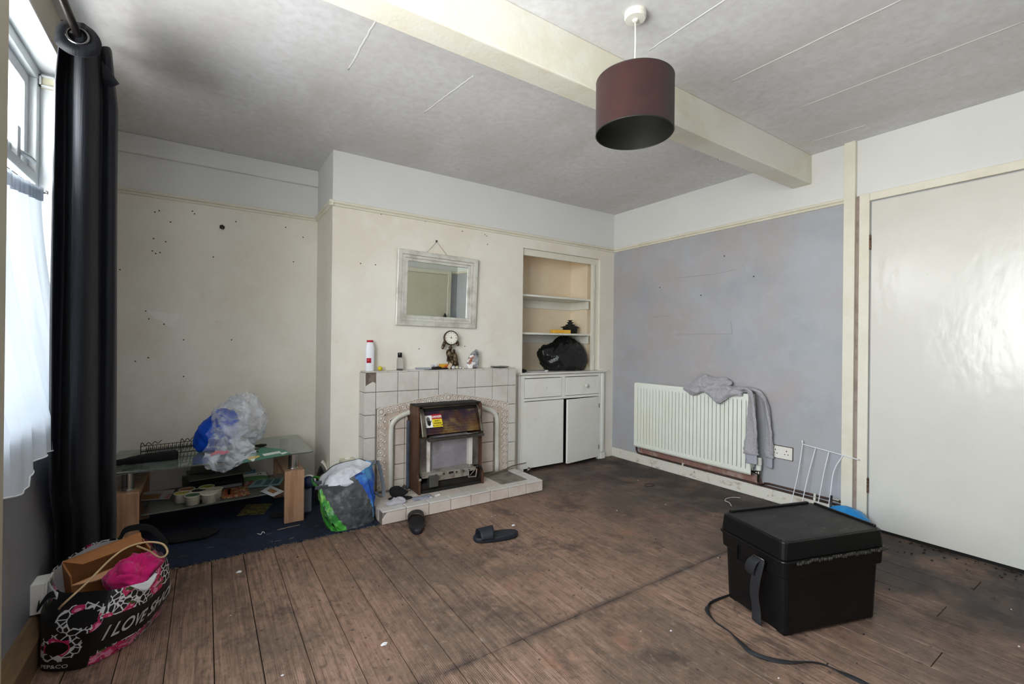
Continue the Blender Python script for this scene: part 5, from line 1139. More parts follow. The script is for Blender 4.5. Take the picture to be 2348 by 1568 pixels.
# ------------------------------------------------------------------ sliders on the floor
m_rub = mat('black_rubber', S(27, 27, 30), .55, bump=[(200, .0004)]); m_rub2 = mat('navy_rubber', S(27, 31, 39), .6, bump=[(200, .0004)])
def slider(label, c, ang, mt, L_=.262):
    o = thing('slider_sandal', label, 'sandal', (c[0], c[1], 0), group=None); T = Matrix.Translation((c[0], c[1], .001)) @ Matrix.Rotation(ang, 4, 'Z')
    def out(k, n=40, sc_=1.):
        t = 2*pi*k/n; x = cos(t); y = sin(t); w = .046+.006*x-.006*cos(2*t)*0; return ((L_/2)*math.copysign(abs(x)**.8, x)*sc_, w*math.copysign(abs(y)**.75, y)*sc_)
    so_ = MB(); n = 40
    lv = [(.96, 0), (1., .006), (1., .022), (.96, .027), (.86, .024), (.5, .021), (.05, .020)]
    vs = [T @ Vector((*out(k, n, s), z+.006*max(-out(k, n, s)[0]/(L_/2), 0)*(z > .01))) for s, z in lv for k in range(n)]
    so_.add(vs, [(j*n+k, j*n+(k+1) % n, (j+1)*n+(k+1) % n, (j+1)*n+k) for j in range(len(lv)-1) for k in range(n)]+[tuple(range(n))[::-1], tuple(range((len(lv)-1)*n, len(lv)*n))])
    so_.build('sole', mt, o, smooth=True)
    def st(u, v):
        a = pi*(.02+.96*u); x = .018+v*.085+.012*cos(a)*(v-.5); h = .050+.012*(1-v)
        return T @ Vector((x, -.050*cos(a)*(1+.0*v), .012+h*sin(a)**.7))
    MB().grid(st, 26, 8).build('strap', mt, o, smooth=True, solid=.004)
    return o
slider('black rubber slider standing closest to the hearth, toe towards the fire', ((1.068+1.153+.995+1.061)/4+.005, 2.622), atan2(.25, .088), m_rub)
slider('dark navy slider lying in the middle of the floor, right of the other one', (1.388, 2.215), atan2(.071, -.244), m_rub2)

# ------------------------------------------------------------------ patterned shopping bag
bgth = thing('shopping_bag', 'black shopping bag with leopard and pink flower print, full of clothes and a carton', 'shopping bag', (-.29, 2.28, 0))
cbot = [(-.462, 2.35), (-.448, 2.150), (-.332, 2.088), (-.215, 2.165), (-.142, 2.34), (-.19, 2.43), (-.34, 2.43)]
ctop = [(-.462, 2.34, .262), (-.405, 2.165, .250), (-.268, 2.090, .248), (-.175, 2.125, .235), (-.118, 2.245, .262), (-.215, 2.375, .318), (-.36, 2.405, .315)]
NB = 112
def loopi(pts, u):
    n = len(pts); f = (u % 1)*n; i = int(f) % n; t = f-int(f); P = [Vector(p) for p in pts]
    p0, p1, p2, p3 = P[(i-1) % n], P[i], P[(i+1) % n], P[(i+2) % n]; k = .62
    m1 = (p2-p0)*.5*k; m2 = (p3-p1)*.5*k; t2 = t*t; t3 = t2*t
    return p1*(2*t3-3*t2+1)+m1*(t3-2*t2+t)+p2*(-2*t3+3*t2)+m2*(t3-t2)
BCt = Vector((-.29, 2.27, 0))
def bagp(u, v, off=0.):
    b_ = loopi([(x, y, .004) for x, y in cbot], u); t = loopi(ctop, u); p = b_.lerp(t, v)
    out = Vector((p.x-BCt.x, p.y-BCt.y, 0)).normalized(); p = p+out*(.020*sin(pi*v)+off+.007*nz((u*14, v*4, 0), 1.)*(.3+v)*sin(pi*min(v*1.2, 1)+.2))
    p.z += .010*nz((u*9, 3, 0), 1.)*v
    p.x = max(p.x, XL+.026); return p
def bag_mat():
    mt = bpy.data.materials.new('leopard_flower_print'); mt.use_nodes = True; t = mt.node_tree; N = t.nodes; L = t.links; b = N['Principled BSDF']
    b.inputs['Roughness'].default_value = .38
    uv = N.new('ShaderNodeUVMap'); uv.uv_map = 'uv'
    mp = N.new('ShaderNodeMapping'); mp.inputs['Scale'].default_value = (22, 5.5, 1); L.new(uv.outputs[0], mp.inputs[0])
    nd = N.new('ShaderNodeTexNoise'); nd.inputs['Scale'].default_value = 2; L.new(mp.outputs[0], nd.inputs['Vector'])
    ad = N.new('ShaderNodeMix'); ad.data_type = 'VECTOR'; ad.inputs['Factor'].default_value = .12; L.new(mp.outputs[0], ad.inputs[4]); L.new(nd.outputs['Color'], ad.inputs[5])
    vo = N.new('ShaderNodeTexVoronoi'); vo.feature = 'DISTANCE_TO_EDGE'; vo.inputs['Scale'].default_value = 2.6; L.new(ad.outputs[1], vo.inputs['Vector'])
    def math_(op, a, c_):
        m_ = N.new('ShaderNodeMath'); m_.operation = op
        if isinstance(a, (int, float)): m_.inputs[0].default_value = a
        else: L.new(a, m_.inputs[0])
        if isinstance(c_, (int, float)): m_.inputs[1].default_value = c_
        else: L.new(c_, m_.inputs[1])
        return m_.outputs[0]
    leo = math_('LESS_THAN', vo.outputs['Distance'], .085)
    sp = N.new('ShaderNodeSeparateXYZ'); L.new(uv.outputs[0], sp.inputs[0]); U, V = sp.outputs[0], sp.outputs[1]
    def band(s, a, c_): return math_('MULTIPLY', math_('GREATER_THAN', s, a), math_('LESS_THAN', s, c_))
    # leopard zones: upper and lower bands of the side face (u .30-.72), loops on the front face
    side = band(U, .300, .74); z1 = math_('MULTIPLY', side, math_('MAXIMUM', math_('GREATER_THAN', V, .66), math_('LESS_THAN', V, .20)))
    back = math_('GREATER_THAN', math_('ABSOLUTE', math_('SUBTRACT', U, .43), 0.), .31)
    def loop_(cu, cv, r0, r1):
        du = math_('MULTIPLY', math_('SUBTRACT', U, cu), 3.0); dv = math_('SUBTRACT', V, cv); r = math_('SQRT', math_('ADD', math_('MULTIPLY', du, du), math_('MULTIPLY', dv, dv)), 0.)
        return band(r, r0, r1)
    lp = math_('MAXIMUM', loop_(.240, .68, .11, .20), loop_(.195, .32, .09, .19)); lp = math_('MULTIPLY', lp, band(U, .10, .300))
    up_ = math_('MULTIPLY', back, math_('GREATER_THAN', V, .8))
    zone = math_('MAXIMUM', math_('MAXIMUM', z1, lp), up_)
    def mixc(f, a, c_):
        mx = N.new('ShaderNodeMix'); mx.data_type = 'RGBA'
        if isinstance(f, (int, float)): mx.inputs['Factor'].default_value = f
        else: L.new(f, mx.inputs['Factor'])
        if isinstance(a, tuple): mx.inputs[6].default_value = a
        else: L.new(a, mx.inputs[6])
        mx.inputs[7].default_value = c_; return mx.outputs[2]
    c = mixc(math_('MULTIPLY', leo, zone), S(14, 14, 15), S(214, 214, 216))
    m2 = N.new('ShaderNodeMapping'); m2.inputs['Scale'].default_value = (16, 4, 1); m2.inputs['Location'].default_value = (3.7, 1.2, 0); L.new(uv.outputs[0], m2.inputs[0])
    fl = N.new('ShaderNodeTexNoise'); fl.inputs['Scale'].default_value = 1.0; fl.inputs['Detail'].default_value = 2; L.new(m2.outputs[0], fl.inputs['Vector'])
    c = mixc(math_('MULTIPLY', math_('GREATER_THAN', fl.outputs[0], .565), zone), c, S(196, 44, 98))
    c = mixc(math_('MULTIPLY', math_('GREATER_THAN', fl.outputs[0], .63), zone), c, S(226, 140, 176))
    fg = N.new('ShaderNodeTexNoise'); fg.inputs['Scale'].default_value = 1.3; m3 = N.new('ShaderNodeMapping'); m3.inputs['Scale'].default_value = (18, 6, 1); m3.inputs['Location'].default_value = (9.1, 5.2, 0); L.new(uv.outputs[0], m3.inputs[0]); L.new(m3.outputs[0], fg.inputs['Vector'])
    c = mixc(math_('MULTIPLY', math_('GREATER_THAN', fg.outputs[0], .65), zone), c, S(74, 92, 40))
    L.new(c, b.inputs['Base Color']); return mt
m_bag = bag_mat(); m_lin = mat('white_bag_lining', S(206, 206, 208), .5)
NV = 30; gb_ = MB().grid(lambda u, v: bagp(u, v), NB, NV, close_u=False); uvs = [(i/(NB-1), j/(NV-1)) for j in range(NV) for i in range(NB)]
gb_.build('bag_shell', m_bag, bgth, smooth=True, uvs=uvs, fixn=False)
MB().grid(lambda u, v: bagp(u, .35+.63*v, -.006), NB, 16).build('lining', m_lin, bgth, smooth=True, fixn=False)
MB().prism([tuple(bagp(k/40, .02, -.01)[:2]) for k in range(40)], .002, .006, 'z').build('base', m_bag, bgth)
# folded-out white lining on the left and on the right rim
MB().grid(lambda u, v: Vector(bagp(.07+u*.075, 1., .004))+Vector((-.004-.010*v, -.006*v, -.115*v-.02*v*u)), 10, 10).build('lining_flap', m_lin, bgth, smooth=True, solid=.002)
MB().grid(lambda u, v: Vector(bagp(.36+u*.12, 1., .003))+Vector((.008*v, -.010*v, -.028*v*sin(pi*u))), 14, 5).build('lining_flap', m_lin, bgth, smooth=True, solid=.0015)
hp_ = [bagp(.60, .97), bagp(.62, 1.0)+Vector((.01, 0, .035)), bagp(.68, 1.0)+Vector((.008, 0, .045)), bagp(.76, 1.0)+Vector((0, 0, .03)), bagp(.78, .97)]
MB().flat(cr_spline(hp_, 6), (0, .5, 1), .012, .0015, 8).build('handle', m_bfab, bgth, smooth=True)
hp_ = [bagp(.13, .97), bagp(.11, 1.0)+Vector((-.02, -.01, -.02)), bagp(.09, .8)+Vector((-.022, 0, -.02)), bagp(.06, .75)+Vector((-.01, 0, 0))]
MB().flat(cr_spline(hp_, 6), (0, .7, .7), .012, .0015, 8).build('handle', m_bfab, bgth, smooth=True)
m_lett = mat('pale_grey_lettering', S(196, 196, 196), .5)
text_mb('I LOVE SHOES', .066, lambda x_, y_, w_: bagp(.318+(x_)*.66, .43+y_*4.2, .0030+w_), .0002, align='LEFT', shear=.28, bold=.0012).build('lettering', m_lett, bgth)
text_mb('PEP&CO', .022, lambda x_, y_, w_: bagp(.196+x_*.98, .075+y_*3.4, .0034+w_), .0002, align='CENTER').build('lettering', mat('white_lettering', S(224, 224, 224), .5), bgth)
# contents
m_card = mat('brown_cardboard', S(168, 112, 66), .75, mott=[(6, S(150, 96, 54), .45, .62, .6)]); m_card2 = mat('pale_cardboard_flap', S(206, 156, 118), .75)
ctn = thing('cardboard_box', 'open brown cardboard carton standing in the patterned shopping bag', 'box', (-.30, 2.32, .2))
CT = Matrix.Translation((-.300, 2.315, .235)) @ Matrix.Rotation(rad(24), 4, 'Z') @ Matrix.Rotation(rad(14), 4, 'X') @ Matrix.Rotation(rad(-8), 4, 'Y')
MB().box(-.115, .115, .035, .040, -.12, .082, T=CT).box(-.118, -.113, -.055, .040, -.12, .075, T=CT).box(-.115, .115, -.058, -.053, -.12, .040, T=CT).box(.113, .118, -.055, .040, -.12, .06, T=CT).build('carton', m_card, ctn, bevel=.001)
MB().prism([(-.118, -.058), (-.06, -.085), (.06, -.10), (.115, -.058)], .036, .040, 'z', T=CT).build('front_flap', m_card2, ctn)
MB().prism([(-.113, .036), (.113, .036), (.10, -.02), (-.075, -.012)], .080, .0835, 'z', T=CT @ Matrix.Rotation(rad(7), 4, 'X')).build('top_flap', m_card, ctn)
m_pink = mat('magenta_cotton', S(206, 20, 112), .9, mott=[(14, S(170, 10, 90), .45, .65, .7)], bump=[(70, .001)], sheen=.2)
pk = thing('pink_clothing', 'bright magenta clothing bunched on top of the shopping bag', 'clothing', (-.19, 2.22, .2))
def pkf(p, d): return p+d*(.026*ridge(p, 15, 2)+.018*ridge((p[0], p[1]*.6, p[2]), 34, 5)+.008*ridge(p, 60, 3)-.020)
MB().blob((-.208, 2.235, .222), (.070, .085, .050), pkf, 64, 44, T=Matrix.Rotation(rad(-28), 4, 'Z')).build('folds', m_pink, pk, smooth=True)
MB().blob((-.236, 2.185, .262), (.034, .030, .034), lambda p, d: crum(p, d, .014, 22, 3), 36, 24).build('folded_sleeve', m_pink, pk, smooth=True)
# tan cable looping over the bag
m_cab = mat('dirty_cream_cable', S(196, 168, 126), .5)
cbp = cr_spline([(-0.461,1.936,0.004), (-0.4713,2.091,0.004), (-0.4915,2.215,0.006), (-0.4867,2.337,0.02), (-0.4617,2.383,0.06), (-0.4248,2.395,0.1), (-.395, 2.10, .22), (-0.3278,2.103,0.285), (-0.279,2.158,0.325), (-0.2355,2.197,0.345), (-0.1792,2.204,0.35), (-0.1291,2.182,0.34), (-0.1107,2.14,0.32), (-0.1323,2.155,0.3), (-0.1761,2.251,0.3), (-0.2144,2.294,0.31)], 10)
tag(MB().tube(cbp, .0035, 8).build('cream_cable', m_cab, loc=tuple(cbp[10]), smooth=True), 'dirty cream cable rising from the skirting and looping over the shopping bag', 'cable')

# ------------------------------------------------------------------ woven grey, blue and green bag
def woven(name, c1, c2, c3):
    return mat(name, c1, .36, mott=[(8, c2, .44, .60, .9), (16, c3, .54, .66, .8)], bump=[(11, .016), (34, .005)])
m_wgrey = woven('grey_crinkled_plastic', S(74, 78, 80), S(58, 60, 62), S(104, 108, 110)); m_wblue = woven('blue_floral_plastic', S(34, 84, 180), S(96, 164, 216), S(26, 34, 110)); m_wgrn = woven('green_glossy_plastic', S(70, 156, 56), S(34, 96, 54), S(146, 206, 90))
wb = thing('woven_bag', 'crinkled grey, blue and green reusable bag slumped between TV stand and hearth', 'shopping bag', (.74, 2.95, 0))
wbot = [(.650, 2.772), (.760, 2.775), (.862, 2.812), (.880, 2.93), (.74, 2.98), (.63, 2.95), (.615, 2.86)]
wtop = [(.560, 2.835, .262), (.690, 2.850, .262), (.820, 2.885, .315), (.905, 2.965, .330), (.840, 3.06, .345), (.690, 3.03, .335), (.585, 2.95, .295)]
WC = Vector((.73, 2.91, 0))
def wbp(u, v, off=0.):
    b_ = loopi([(x, y, .010) for x, y in wbot], u); t = loopi(wtop, u); p = b_.lerp(t, v)
    out = Vector((p.x-WC.x, p.y-WC.y, 0)).normalized(); h = ridge((u*9, v*3.2, 0), 1., 3)*.6+ridge((u*20, v*7, 2), 1., 8)*.4
    return p+out*(.022*sin(pi*min(v*1.05, 1))+off+(h-.3)*.020*(1-.5*v))+Vector((0, 0, .008*nz((u*12, 1, 0), 1.)*v))
gw = MB().grid(lambda u, v: wbp(u, v), 140, 44)
gw.mi = []
for j in range(43):
    for i in range(139):
        u = i/139; v = j/43; g = (u > .86 or u < .045-.05*(v-.5)); b_ = (.215+.07*(1-v) < u < .50)
        gw.mi.append(2 if g else (1 if b_ and v > .08 else 0))
gw.build('bag_shell', [m_wgrey, m_wblue, m_wgrn], wb, smooth=True, fixn=False)
MB().grid(lambda u, v: wbp(u, .5+.49*v, -.006), 140, 16).build('lining', m_lin, wb, smooth=True, fixn=False)
m_whp = mat('white_crumpled_plastic', S(214, 216, 224), .35, bump=[(20, .005)])
MB().blob((.735, 2.945, .262), (.135, .085, .055), lambda p, d: crum(p, d, .022, 15, 4), 60, 30, T=Matrix.Rotation(rad(30), 4, 'Z') @ Matrix.Rotation(rad(-10), 4, 'Y')).build('white_inner_bag', m_whp, wb, smooth=True)
hb1 = [wbp(.43, .98), wbp(.42, 1.)+Vector((.03, -.01, .012)), wbp(.40, .9)+Vector((.055, -.01, -.02)), wbp(.38, .6)+Vector((.060, -.01, -.04)), wbp(.36, .42)+Vector((.045, 0, -.02)), wbp(.34, .5)+Vector((.016, 0, 0))]
MB().flat(cr_spline(hb1, 7), (.6, -.8, 0), .014, .0018, 8).build('handle', mat('grey_webbing', S(96, 100, 104), .6), wb, smooth=True)
hb2 = [wbp(.98, .98), wbp(.95, 1.)+Vector((-.03, -.01, .02)), wbp(.90, 1.)+Vector((-.03, 0, .02)), wbp(.86, .98)]
MB().flat(cr_spline(hb2, 7), (.2, -.7, .7), .011, .0016, 8).build('handle', m_wgrn, wb, smooth=True)
for k, u in enumerate((.99, .93, .045)): c = wbp(u, .99)+Vector((0, -.004, .004)); MB().box(c.x-.018, c.x+.018, c.y-.004, c.y+.006, c.z-.010, c.z+.010).build('trim_fold', mat('charcoal_trim_%d' % k, S(66, 70, 78), .5), wb, bevel=.003)
# things behind and beside that bag
o = thing('junction_box', 'cream plastic box with round white button low on the chimney breast', 'switch', (.81, 3.2, .24))
MB().box(.764, .856, 3.165, 3.246, .02, .318).build('box', m_old, o, bevel=.006); MB().lathe([(.018, 0), (.018, .004), (.012, .008), (.0, .008)], (.812, 3.205, .318), seg=24).build('button', m_sock, o, smooth=True)
o = thing('plastic_hood', 'curved white plastic hood with black inside leaning in the alcove corner behind the bag', 'appliance', (.66, 3.3, 0))
def hoodf(u, v): a = pi*(.05+.55*u); return (.655+.075*u+.02*v, 3.28+.06*v, .009+.29*cos(a*.62)+.0*v)
MB().grid(hoodf, 20, 4).build('shell', m_sock, o, smooth=True, solid=.006)
MB().prism([(.628, .01), (.700, .01), (.712, .12), (.690, .20), (.660, .27), (.640, .22)], 3.30, 3.325, 'y').build('black_inside', m_bplas, o, bevel=.004)
q = Vector((0.5531,3.2,0.2218)); o = thing('cap', 'navy blue rounded cap with pale brim poking out beside the right oak leg', 'cap', (q.x, q.y, q.z-.06))
MB().blob((q.x+.006, 3.20, q.z-.020), (.042, .05, .045), None, 30, 20).build('crown', mat('navy_plastic', S(38, 50, 84), .4), o, smooth=True)
MB().tube([(q.x+.006+.043*cos(t*pi/12), 3.178, q.z-.018+.046*sin(t*pi/12)) for t in range(0, 13)], .005, 8).build('brim', m_sock, o, smooth=True)
MB().box(q.x-.02, q.x+.03, 3.18, 3.24, .009, q.z-.055).build('stem', mat('grey_plastic', S(110, 112, 122), .5), o, bevel=.008)
o = thing('shoe', 'black suede shoe lying on the hearth behind the grey cloth', 'shoe', (1.09, 2.95, HZ))
MB().blob((1.075, 2.935, HZ+.034), (.062, .036, .036), lambda p, d: Vector((p.x, p.y, p.z*(1.2-.9*max(d.x, 0))+.012*max(-d.x, 0))), 36, 24, T=Matrix.Rotation(rad(-20), 4, 'Z')).build('upper', m_bfab, o, smooth=True)
MB().blob((1.085, 2.932, HZ-.004), (.080, .040, .009), None, 36, 12, T=Matrix.Rotation(rad(-20), 4, 'Z')).build('sole', m_rub, o, smooth=True)
m_gcl = mat('light_grey_cloth', S(176, 172, 178), .9, bump=[(90, .001)])
tag(MB().blob((1.035, 2.860, HZ+.004), (.070, .040, .020), lambda p, d: p+d*(.014*ridge(p, 24, 2)-.006), 50, 30, T=Matrix.Rotation(rad(8), 4, 'Z')).build('grey_cloth', m_gcl, loc=(1.035, 2.86, HZ-.01), smooth=True), 'crumpled light grey cloth on the left of the hearth in front of the black shoe', 'cloth')

# ------------------------------------------------------------------ on the mantel
MZ = .9127
def lat(name, prof, c, mt, par, seg=28, sm=True, bev=0): return MB().lathe(prof, c, seg=seg).build(name, mt, par, smooth=sm, bevel=bev)
tb = thing('talc_bottle', 'tall white bottle with red cap and label at the left end of the mantel', 'bottle', (.945, 3.18, MZ))
c = (.947, 3.18, 0); m_wpl = mat('white_bottle_plastic', S(232, 234, 238), .35); m_redp = mat('red_cap_plastic', S(176, 20, 44), .4)
def oval(mb, prof, c, ky=.62, seg=32):
    vs = [(c[0]+r*cos(2*pi*k/seg), c[1]+r*ky*sin(2*pi*k/seg), h) for r, h in prof for k in range(seg)]
    return mb.add(vs, [(i*seg+k, i*seg+(k+1) % seg, (i+1)*seg+(k+1) % seg, (i+1)*seg+k) for i in range(len(prof)-1) for k in range(seg)]+[tuple(range(seg))[::-1], tuple(range((len(prof)-1)*seg, len(prof)*seg))])
oval(MB(), [(.028, MZ), (.031, MZ+.004), (.031, MZ+.115), (.0325, MZ+.150), (.030, MZ+.170), (.0235, MZ+.186), (.0215, MZ+.192), (.021, MZ+.200)], c).build('body', m_wpl, tb, smooth=True)
oval(MB(), [(.0225, MZ+.200), (.0225, MZ+.212), (.020, MZ+.214)], c, .7).build('cap', m_redp, tb, smooth=True)
def tmap(u, v, w_): a = u/.031; return (c[0]+(.0312+w_)*sin(a-.42), c[1]-(.0312*.62+w_+.0006)*cos(a-.42), MZ+.073+v)
lb_ = MB(); lb_.grid(lambda u, v: tmap(-.017+u*.034, -.016+v*.033, .0002), 12, 3).build('label', m_redp, tb, smooth=True, solid=.0004)
# yellow ball
yb = thing('yellow_ball', 'small yellow ball on the mantel beside the talc bottle', 'ball', (1.016, 3.175, MZ))
MB().blob((1.016, 3.17, MZ+.0165), (.0165, .0165, .0165), None, 24, 16).build('ball', mat('yellow_foam', S(206, 190, 30), .5, mott=[(60, S(150, 150, 20), .5, .65, .6)]), yb, smooth=True)
cbt = thing('glass_bottle', 'small clear bottle with black cap and pinkish liquid on the mantel', 'bottle', (1.158, 3.175, MZ))
c2 = (1.160, 3.175, 0)
lat('glass', [(.0, MZ), (.021, MZ), (.022, MZ+.003), (.022, MZ+.070), (.019, MZ+.084), (.012, MZ+.090), (.012, MZ+.098)], c2, mat('clear_bottle', (.96, .97, .98, 1), .05, trans=.9, ior=1.2), cbt)
lat('liquid', [(.0, MZ+.002), (.0195, MZ+.002), (.0195, MZ+.012), (.0, MZ+.012)], c2, mat('pink_liquid', S(214, 160, 140), .3), cbt)
lat('cap', [(.0155, MZ+.092), (.0155, MZ+.125), (.014, MZ+.127), (.0, MZ+.127)], c2, m_bplas, cbt)
def flatp(name, label, cat, x0, x1, y0, y1, z, th, mt, rz=0., bev=.001):
    cx, cy = (x0+x1)/2, (y0+y1)/2; o = thing(name, label, cat, (cx, cy, z)); MB().box(x0, x1, y0, y1, z, z+th, T=rotz(rad(rz), (cx, cy, 0))).build('body', mt, o, bevel=bev); return o
flatp('paper', 'small pile of white papers lying on the mantel beside the clear bottle', 'paper', 1.22, 1.33, 3.135, 3.215, MZ, .004, m_paper, 8)
flatp('notepad', 'dark-edged pale notepad on the mantel papers left of the black wallet', 'notepad', 1.285, 1.39, 3.135, 3.200, MZ+.005, .010, mat('pale_grey_cover', S(150, 152, 158), .4), -6)
flatp('wallet', 'flat black wallet with a grey strip below the clock on the mantel', 'wallet', 1.395, 1.51, 3.130, 3.195, MZ, .011, m_bplas, 5, .003)
flatp('gadget', 'small black gadget lying on top of the wallet', 'gadget', 1.41, 1.475, 3.145, 3.185, MZ+.012, .008, m_blk, 14, .003)
o = flatp('carton', 'small white carton standing behind the black gadget on the mantel', 'box', 1.420, 1.465, 3.205, 3.225, MZ, .036, m_paper, -10)
text_mb('lme', .020, lambda u, v, w_: (1.443+u, 3.2042-w_, MZ+.025+v), .0002).build('lettering', m_ink, o)
o = flatp('carton', 'small orange and yellow carton left of the clock figures on the mantel', 'box', 1.468, 1.536, 3.155, 3.185, MZ+.012, .028, mat('orange_yellow_carton', S(206, 150, 40), .5, mott=[(30, S(150, 50, 30), .5, .6, .9)]), -8)
o = thing('price_tag', 'pale tan card tag leaning against the clock base', 'tag', (1.535, 3.15, MZ))
MB().box(-.013, .013, -.0005, .0005, -.024, .024, T=Matrix.Translation((1.540, 3.142, MZ+.026)) @ Matrix.Rotation(rad(38), 4, 'Y') @ Matrix.Rotation(rad(-14), 4, 'X')).build('card', mat('tan_card', S(206, 184, 156), .6), o)
o = thing('roll_of_coins', 'small roll of pale foil packets in front of the clock base', 'foil', (1.59, 3.145, MZ))
for k, (x, r) in enumerate(((1.572, .013), (1.600, .012), (1.630, .009), (1.655, .007))): MB().blob((x, 3.142, MZ+r), (r*1.25, r, r), lambda p, d: crum(p, d, .004, 90, k), 20, 12).build('packet', mat('pale_foil_%d' % k, S(196, 196, 170) if k % 2 else S(206, 206, 204), .35, .4), o, smooth=True)
# clock held up by two bronze figures
m_brz = mat('antique_bronze', S(108, 92, 70), .42, .7, mott=[(40, S(54, 42, 32), .44, .58, .9), (70, S(150, 134, 104), .58, .68, .6)], bump=[(90, .003)])
ck = thing('clock', 'round mantel clock with white dial carried by two bronze seated figures', 'clock', (1.575, 3.185, MZ))
CKX, CKY = 1.572, 3.185
def cb_(n, c, r, a=.010, s_=40, sd=1, T=None): return MB().blob(c, r, lambda p, d: crum(p, d, a, s_, sd), 30, 20, T=T).build(n, m_brz, ck, smooth=True)
MB().lathe([(.0, MZ+.001), (.044, MZ+.001), (.045, MZ+.012), (.038, MZ+.020), (.0, MZ+.022)], (CKX, CKY, 0), seg=30).build('base', m_brz, ck, smooth=True)
# left figure: seated body, legs, arms raised to the dial
fg1 = MB().tube([(CKX-.020, CKY, MZ+.150), (CKX-.018, CKY-.002, MZ+.120), (CKX-.014, CKY, MZ+.095), (CKX-.010, CKY, MZ+.060)], [0.013, 0.0247, 0.0195, 0.026], 14)
fg1.tube([(CKX-.016, CKY-.006, MZ+.062), (CKX-.024, CKY-.026, MZ+.052), (CKX-.018, CKY-.028, MZ+.018)], [0.0169, 0.0143, 0.0091], 10).tube([(CKX-.004, CKY-.006, MZ+.062), (CKX-.004, CKY-.028, MZ+.058), (CKX-.002, CKY-.030, MZ+.018)], [0.0169, 0.0143, 0.0091], 10)
fg1.tube([(CKX-.034, CKY, MZ+.135), (CKX-.038, CKY-.010, MZ+.110), (CKX-.022, CKY-.020, MZ+.085)], [0.0091, 0.0091, 0.0065], 8).tube([(CKX-.008, CKY, MZ+.140), (CKX+.004, CKY, MZ+.165), (CKX-.004, CKY-.004, MZ+.178)], [0.0091, 0.0078, 0.0065], 8)
fg1.blob((CKX-.012, CKY-.002, MZ+.162), (.012, .013, .015), None, 16, 12).build('figure', m_brz, ck, smooth=True, label='bronze figure under the dial')
fg2 = MB().tube([(CKX+.022, CKY, MZ+.128), (CKX+.030, CKY, MZ+.100), (CKX+.034, CKY, MZ+.070), (CKX+.030, CKY, MZ+.045)], [0.0117, 0.0208, 0.0247, 0.0234], 14)
fg2.tube([(CKX+.026, CKY-.004, MZ+.050), (CKX+.018, CKY-.026, MZ+.052), (CKX+.020, CKY-.026, MZ+.018)], [0.0156, 0.013, 0.0091], 10).tube([(CKX+.040, CKY-.004, MZ+.060), (CKX+.048, CKY-.010, MZ+.036), (CKX+.050, CKY-.010, MZ+.016)], [0.0156, 0.0117, 0.0078], 10)
fg2.tube([(CKX+.024, CKY, MZ+.118), (CKX+.008, CKY-.012, MZ+.108), (CKX-.006, CKY-.014, MZ+.100)], [0.0091, 0.0078, 0.0065], 8).blob((CKX+.022, CKY-.002, MZ+.138), (.011, .012, .013), None, 16, 12).build('figure', m_brz, ck, smooth=True, label='smaller bronze figure leaning on the first')
DC = Vector((CKX-.006, CKY-.004, MZ+.238)); CA = Vector((-.12, -.99, .06)).normalized()
MB().lathe([(.0, -.022), (.044, -.022), (.056, -.014), (.058, .0), (.056, .010), (.050, .014), (.048, .008), (.0, .008)], DC, CA, 40).build('clock_case', m_brz, ck, smooth=True)
MB().lathe([(.051, .010), (.053, .014), (.050, .0165), (.048, .012)], DC, CA, 40, caps=False).build('bezel', m_chrome, ck, smooth=True)
MB().lathe([(.0, .0085), (.048, .0085), (.048, .0100), (.0, .0101)], DC, CA, 40).build('dial', mat('cream_dial', S(232, 228, 214), .4), ck, smooth=False)
ax = Vector((1, -.12, 0)).normalized(); az = CA.cross(ax).normalized(); az = az if az.z > 0 else -az
def dpt(u, v, w_=.0112): return DC+ax*u+az*v+CA*w_
nm = MB()
for k in range(12):
    a = k*pi/6; r0, r1, h = .035, .042, .0016 if k % 3 else .0026
    e1 = Vector((sin(a), cos(a))); e2 = Vector((cos(a), -sin(a)))
    nm.add([dpt(*(e1*r0+e2*h)), dpt(*(e1*r1+e2*h)), dpt(*(e1*r1-e2*h)), dpt(*(e1*r0-e2*h))], [(0, 1, 2, 3)])
nm.build('hour_marks', m_ink, ck, solid=.0004)
hn = MB()
for a, l_, h in ((rad(-78), .027, .0014), (rad(-3), .024, .002)):
    e1 = Vector((sin(a), cos(a))); e2 = Vector((cos(a), -sin(a)))
    hn.add([dpt(*(e1*-.005+e2*h), .0122), dpt(*(e1*l_), .0122), dpt(*(e1*-.005-e2*h), .0122)], [(0, 1, 2)])
hn.lathe([(.004, 0), (.004, .001)], dpt(0, 0, .0122), CA, 12); hn.build('hands', m_ink, ck, solid=.0005)
wg = MB()
for s_ in (-1, 1):
    for k in range(4): wg.blob((DC.x+s_*(.046+.006*k), DC.y+.008, DC.z-.030-.012*k+(.02 if s_ > 0 else -.004)), (.012, .006, .016), lambda p, d, k=k: crum(p, d, .006, 60, k), 14, 10)
for k in range(7): a = pi+k*pi/6; wg.blob((DC.x+.046*cos(a), DC.y+.006, DC.z+.046*sin(a)), (.012, .008, .010), lambda p, d, k=k: crum(p, d, .006, 60, k), 12, 8)
wg.build('foliage', m_brz, ck, smooth=True, label='dark bronze leaves round the dial', stuff=True)
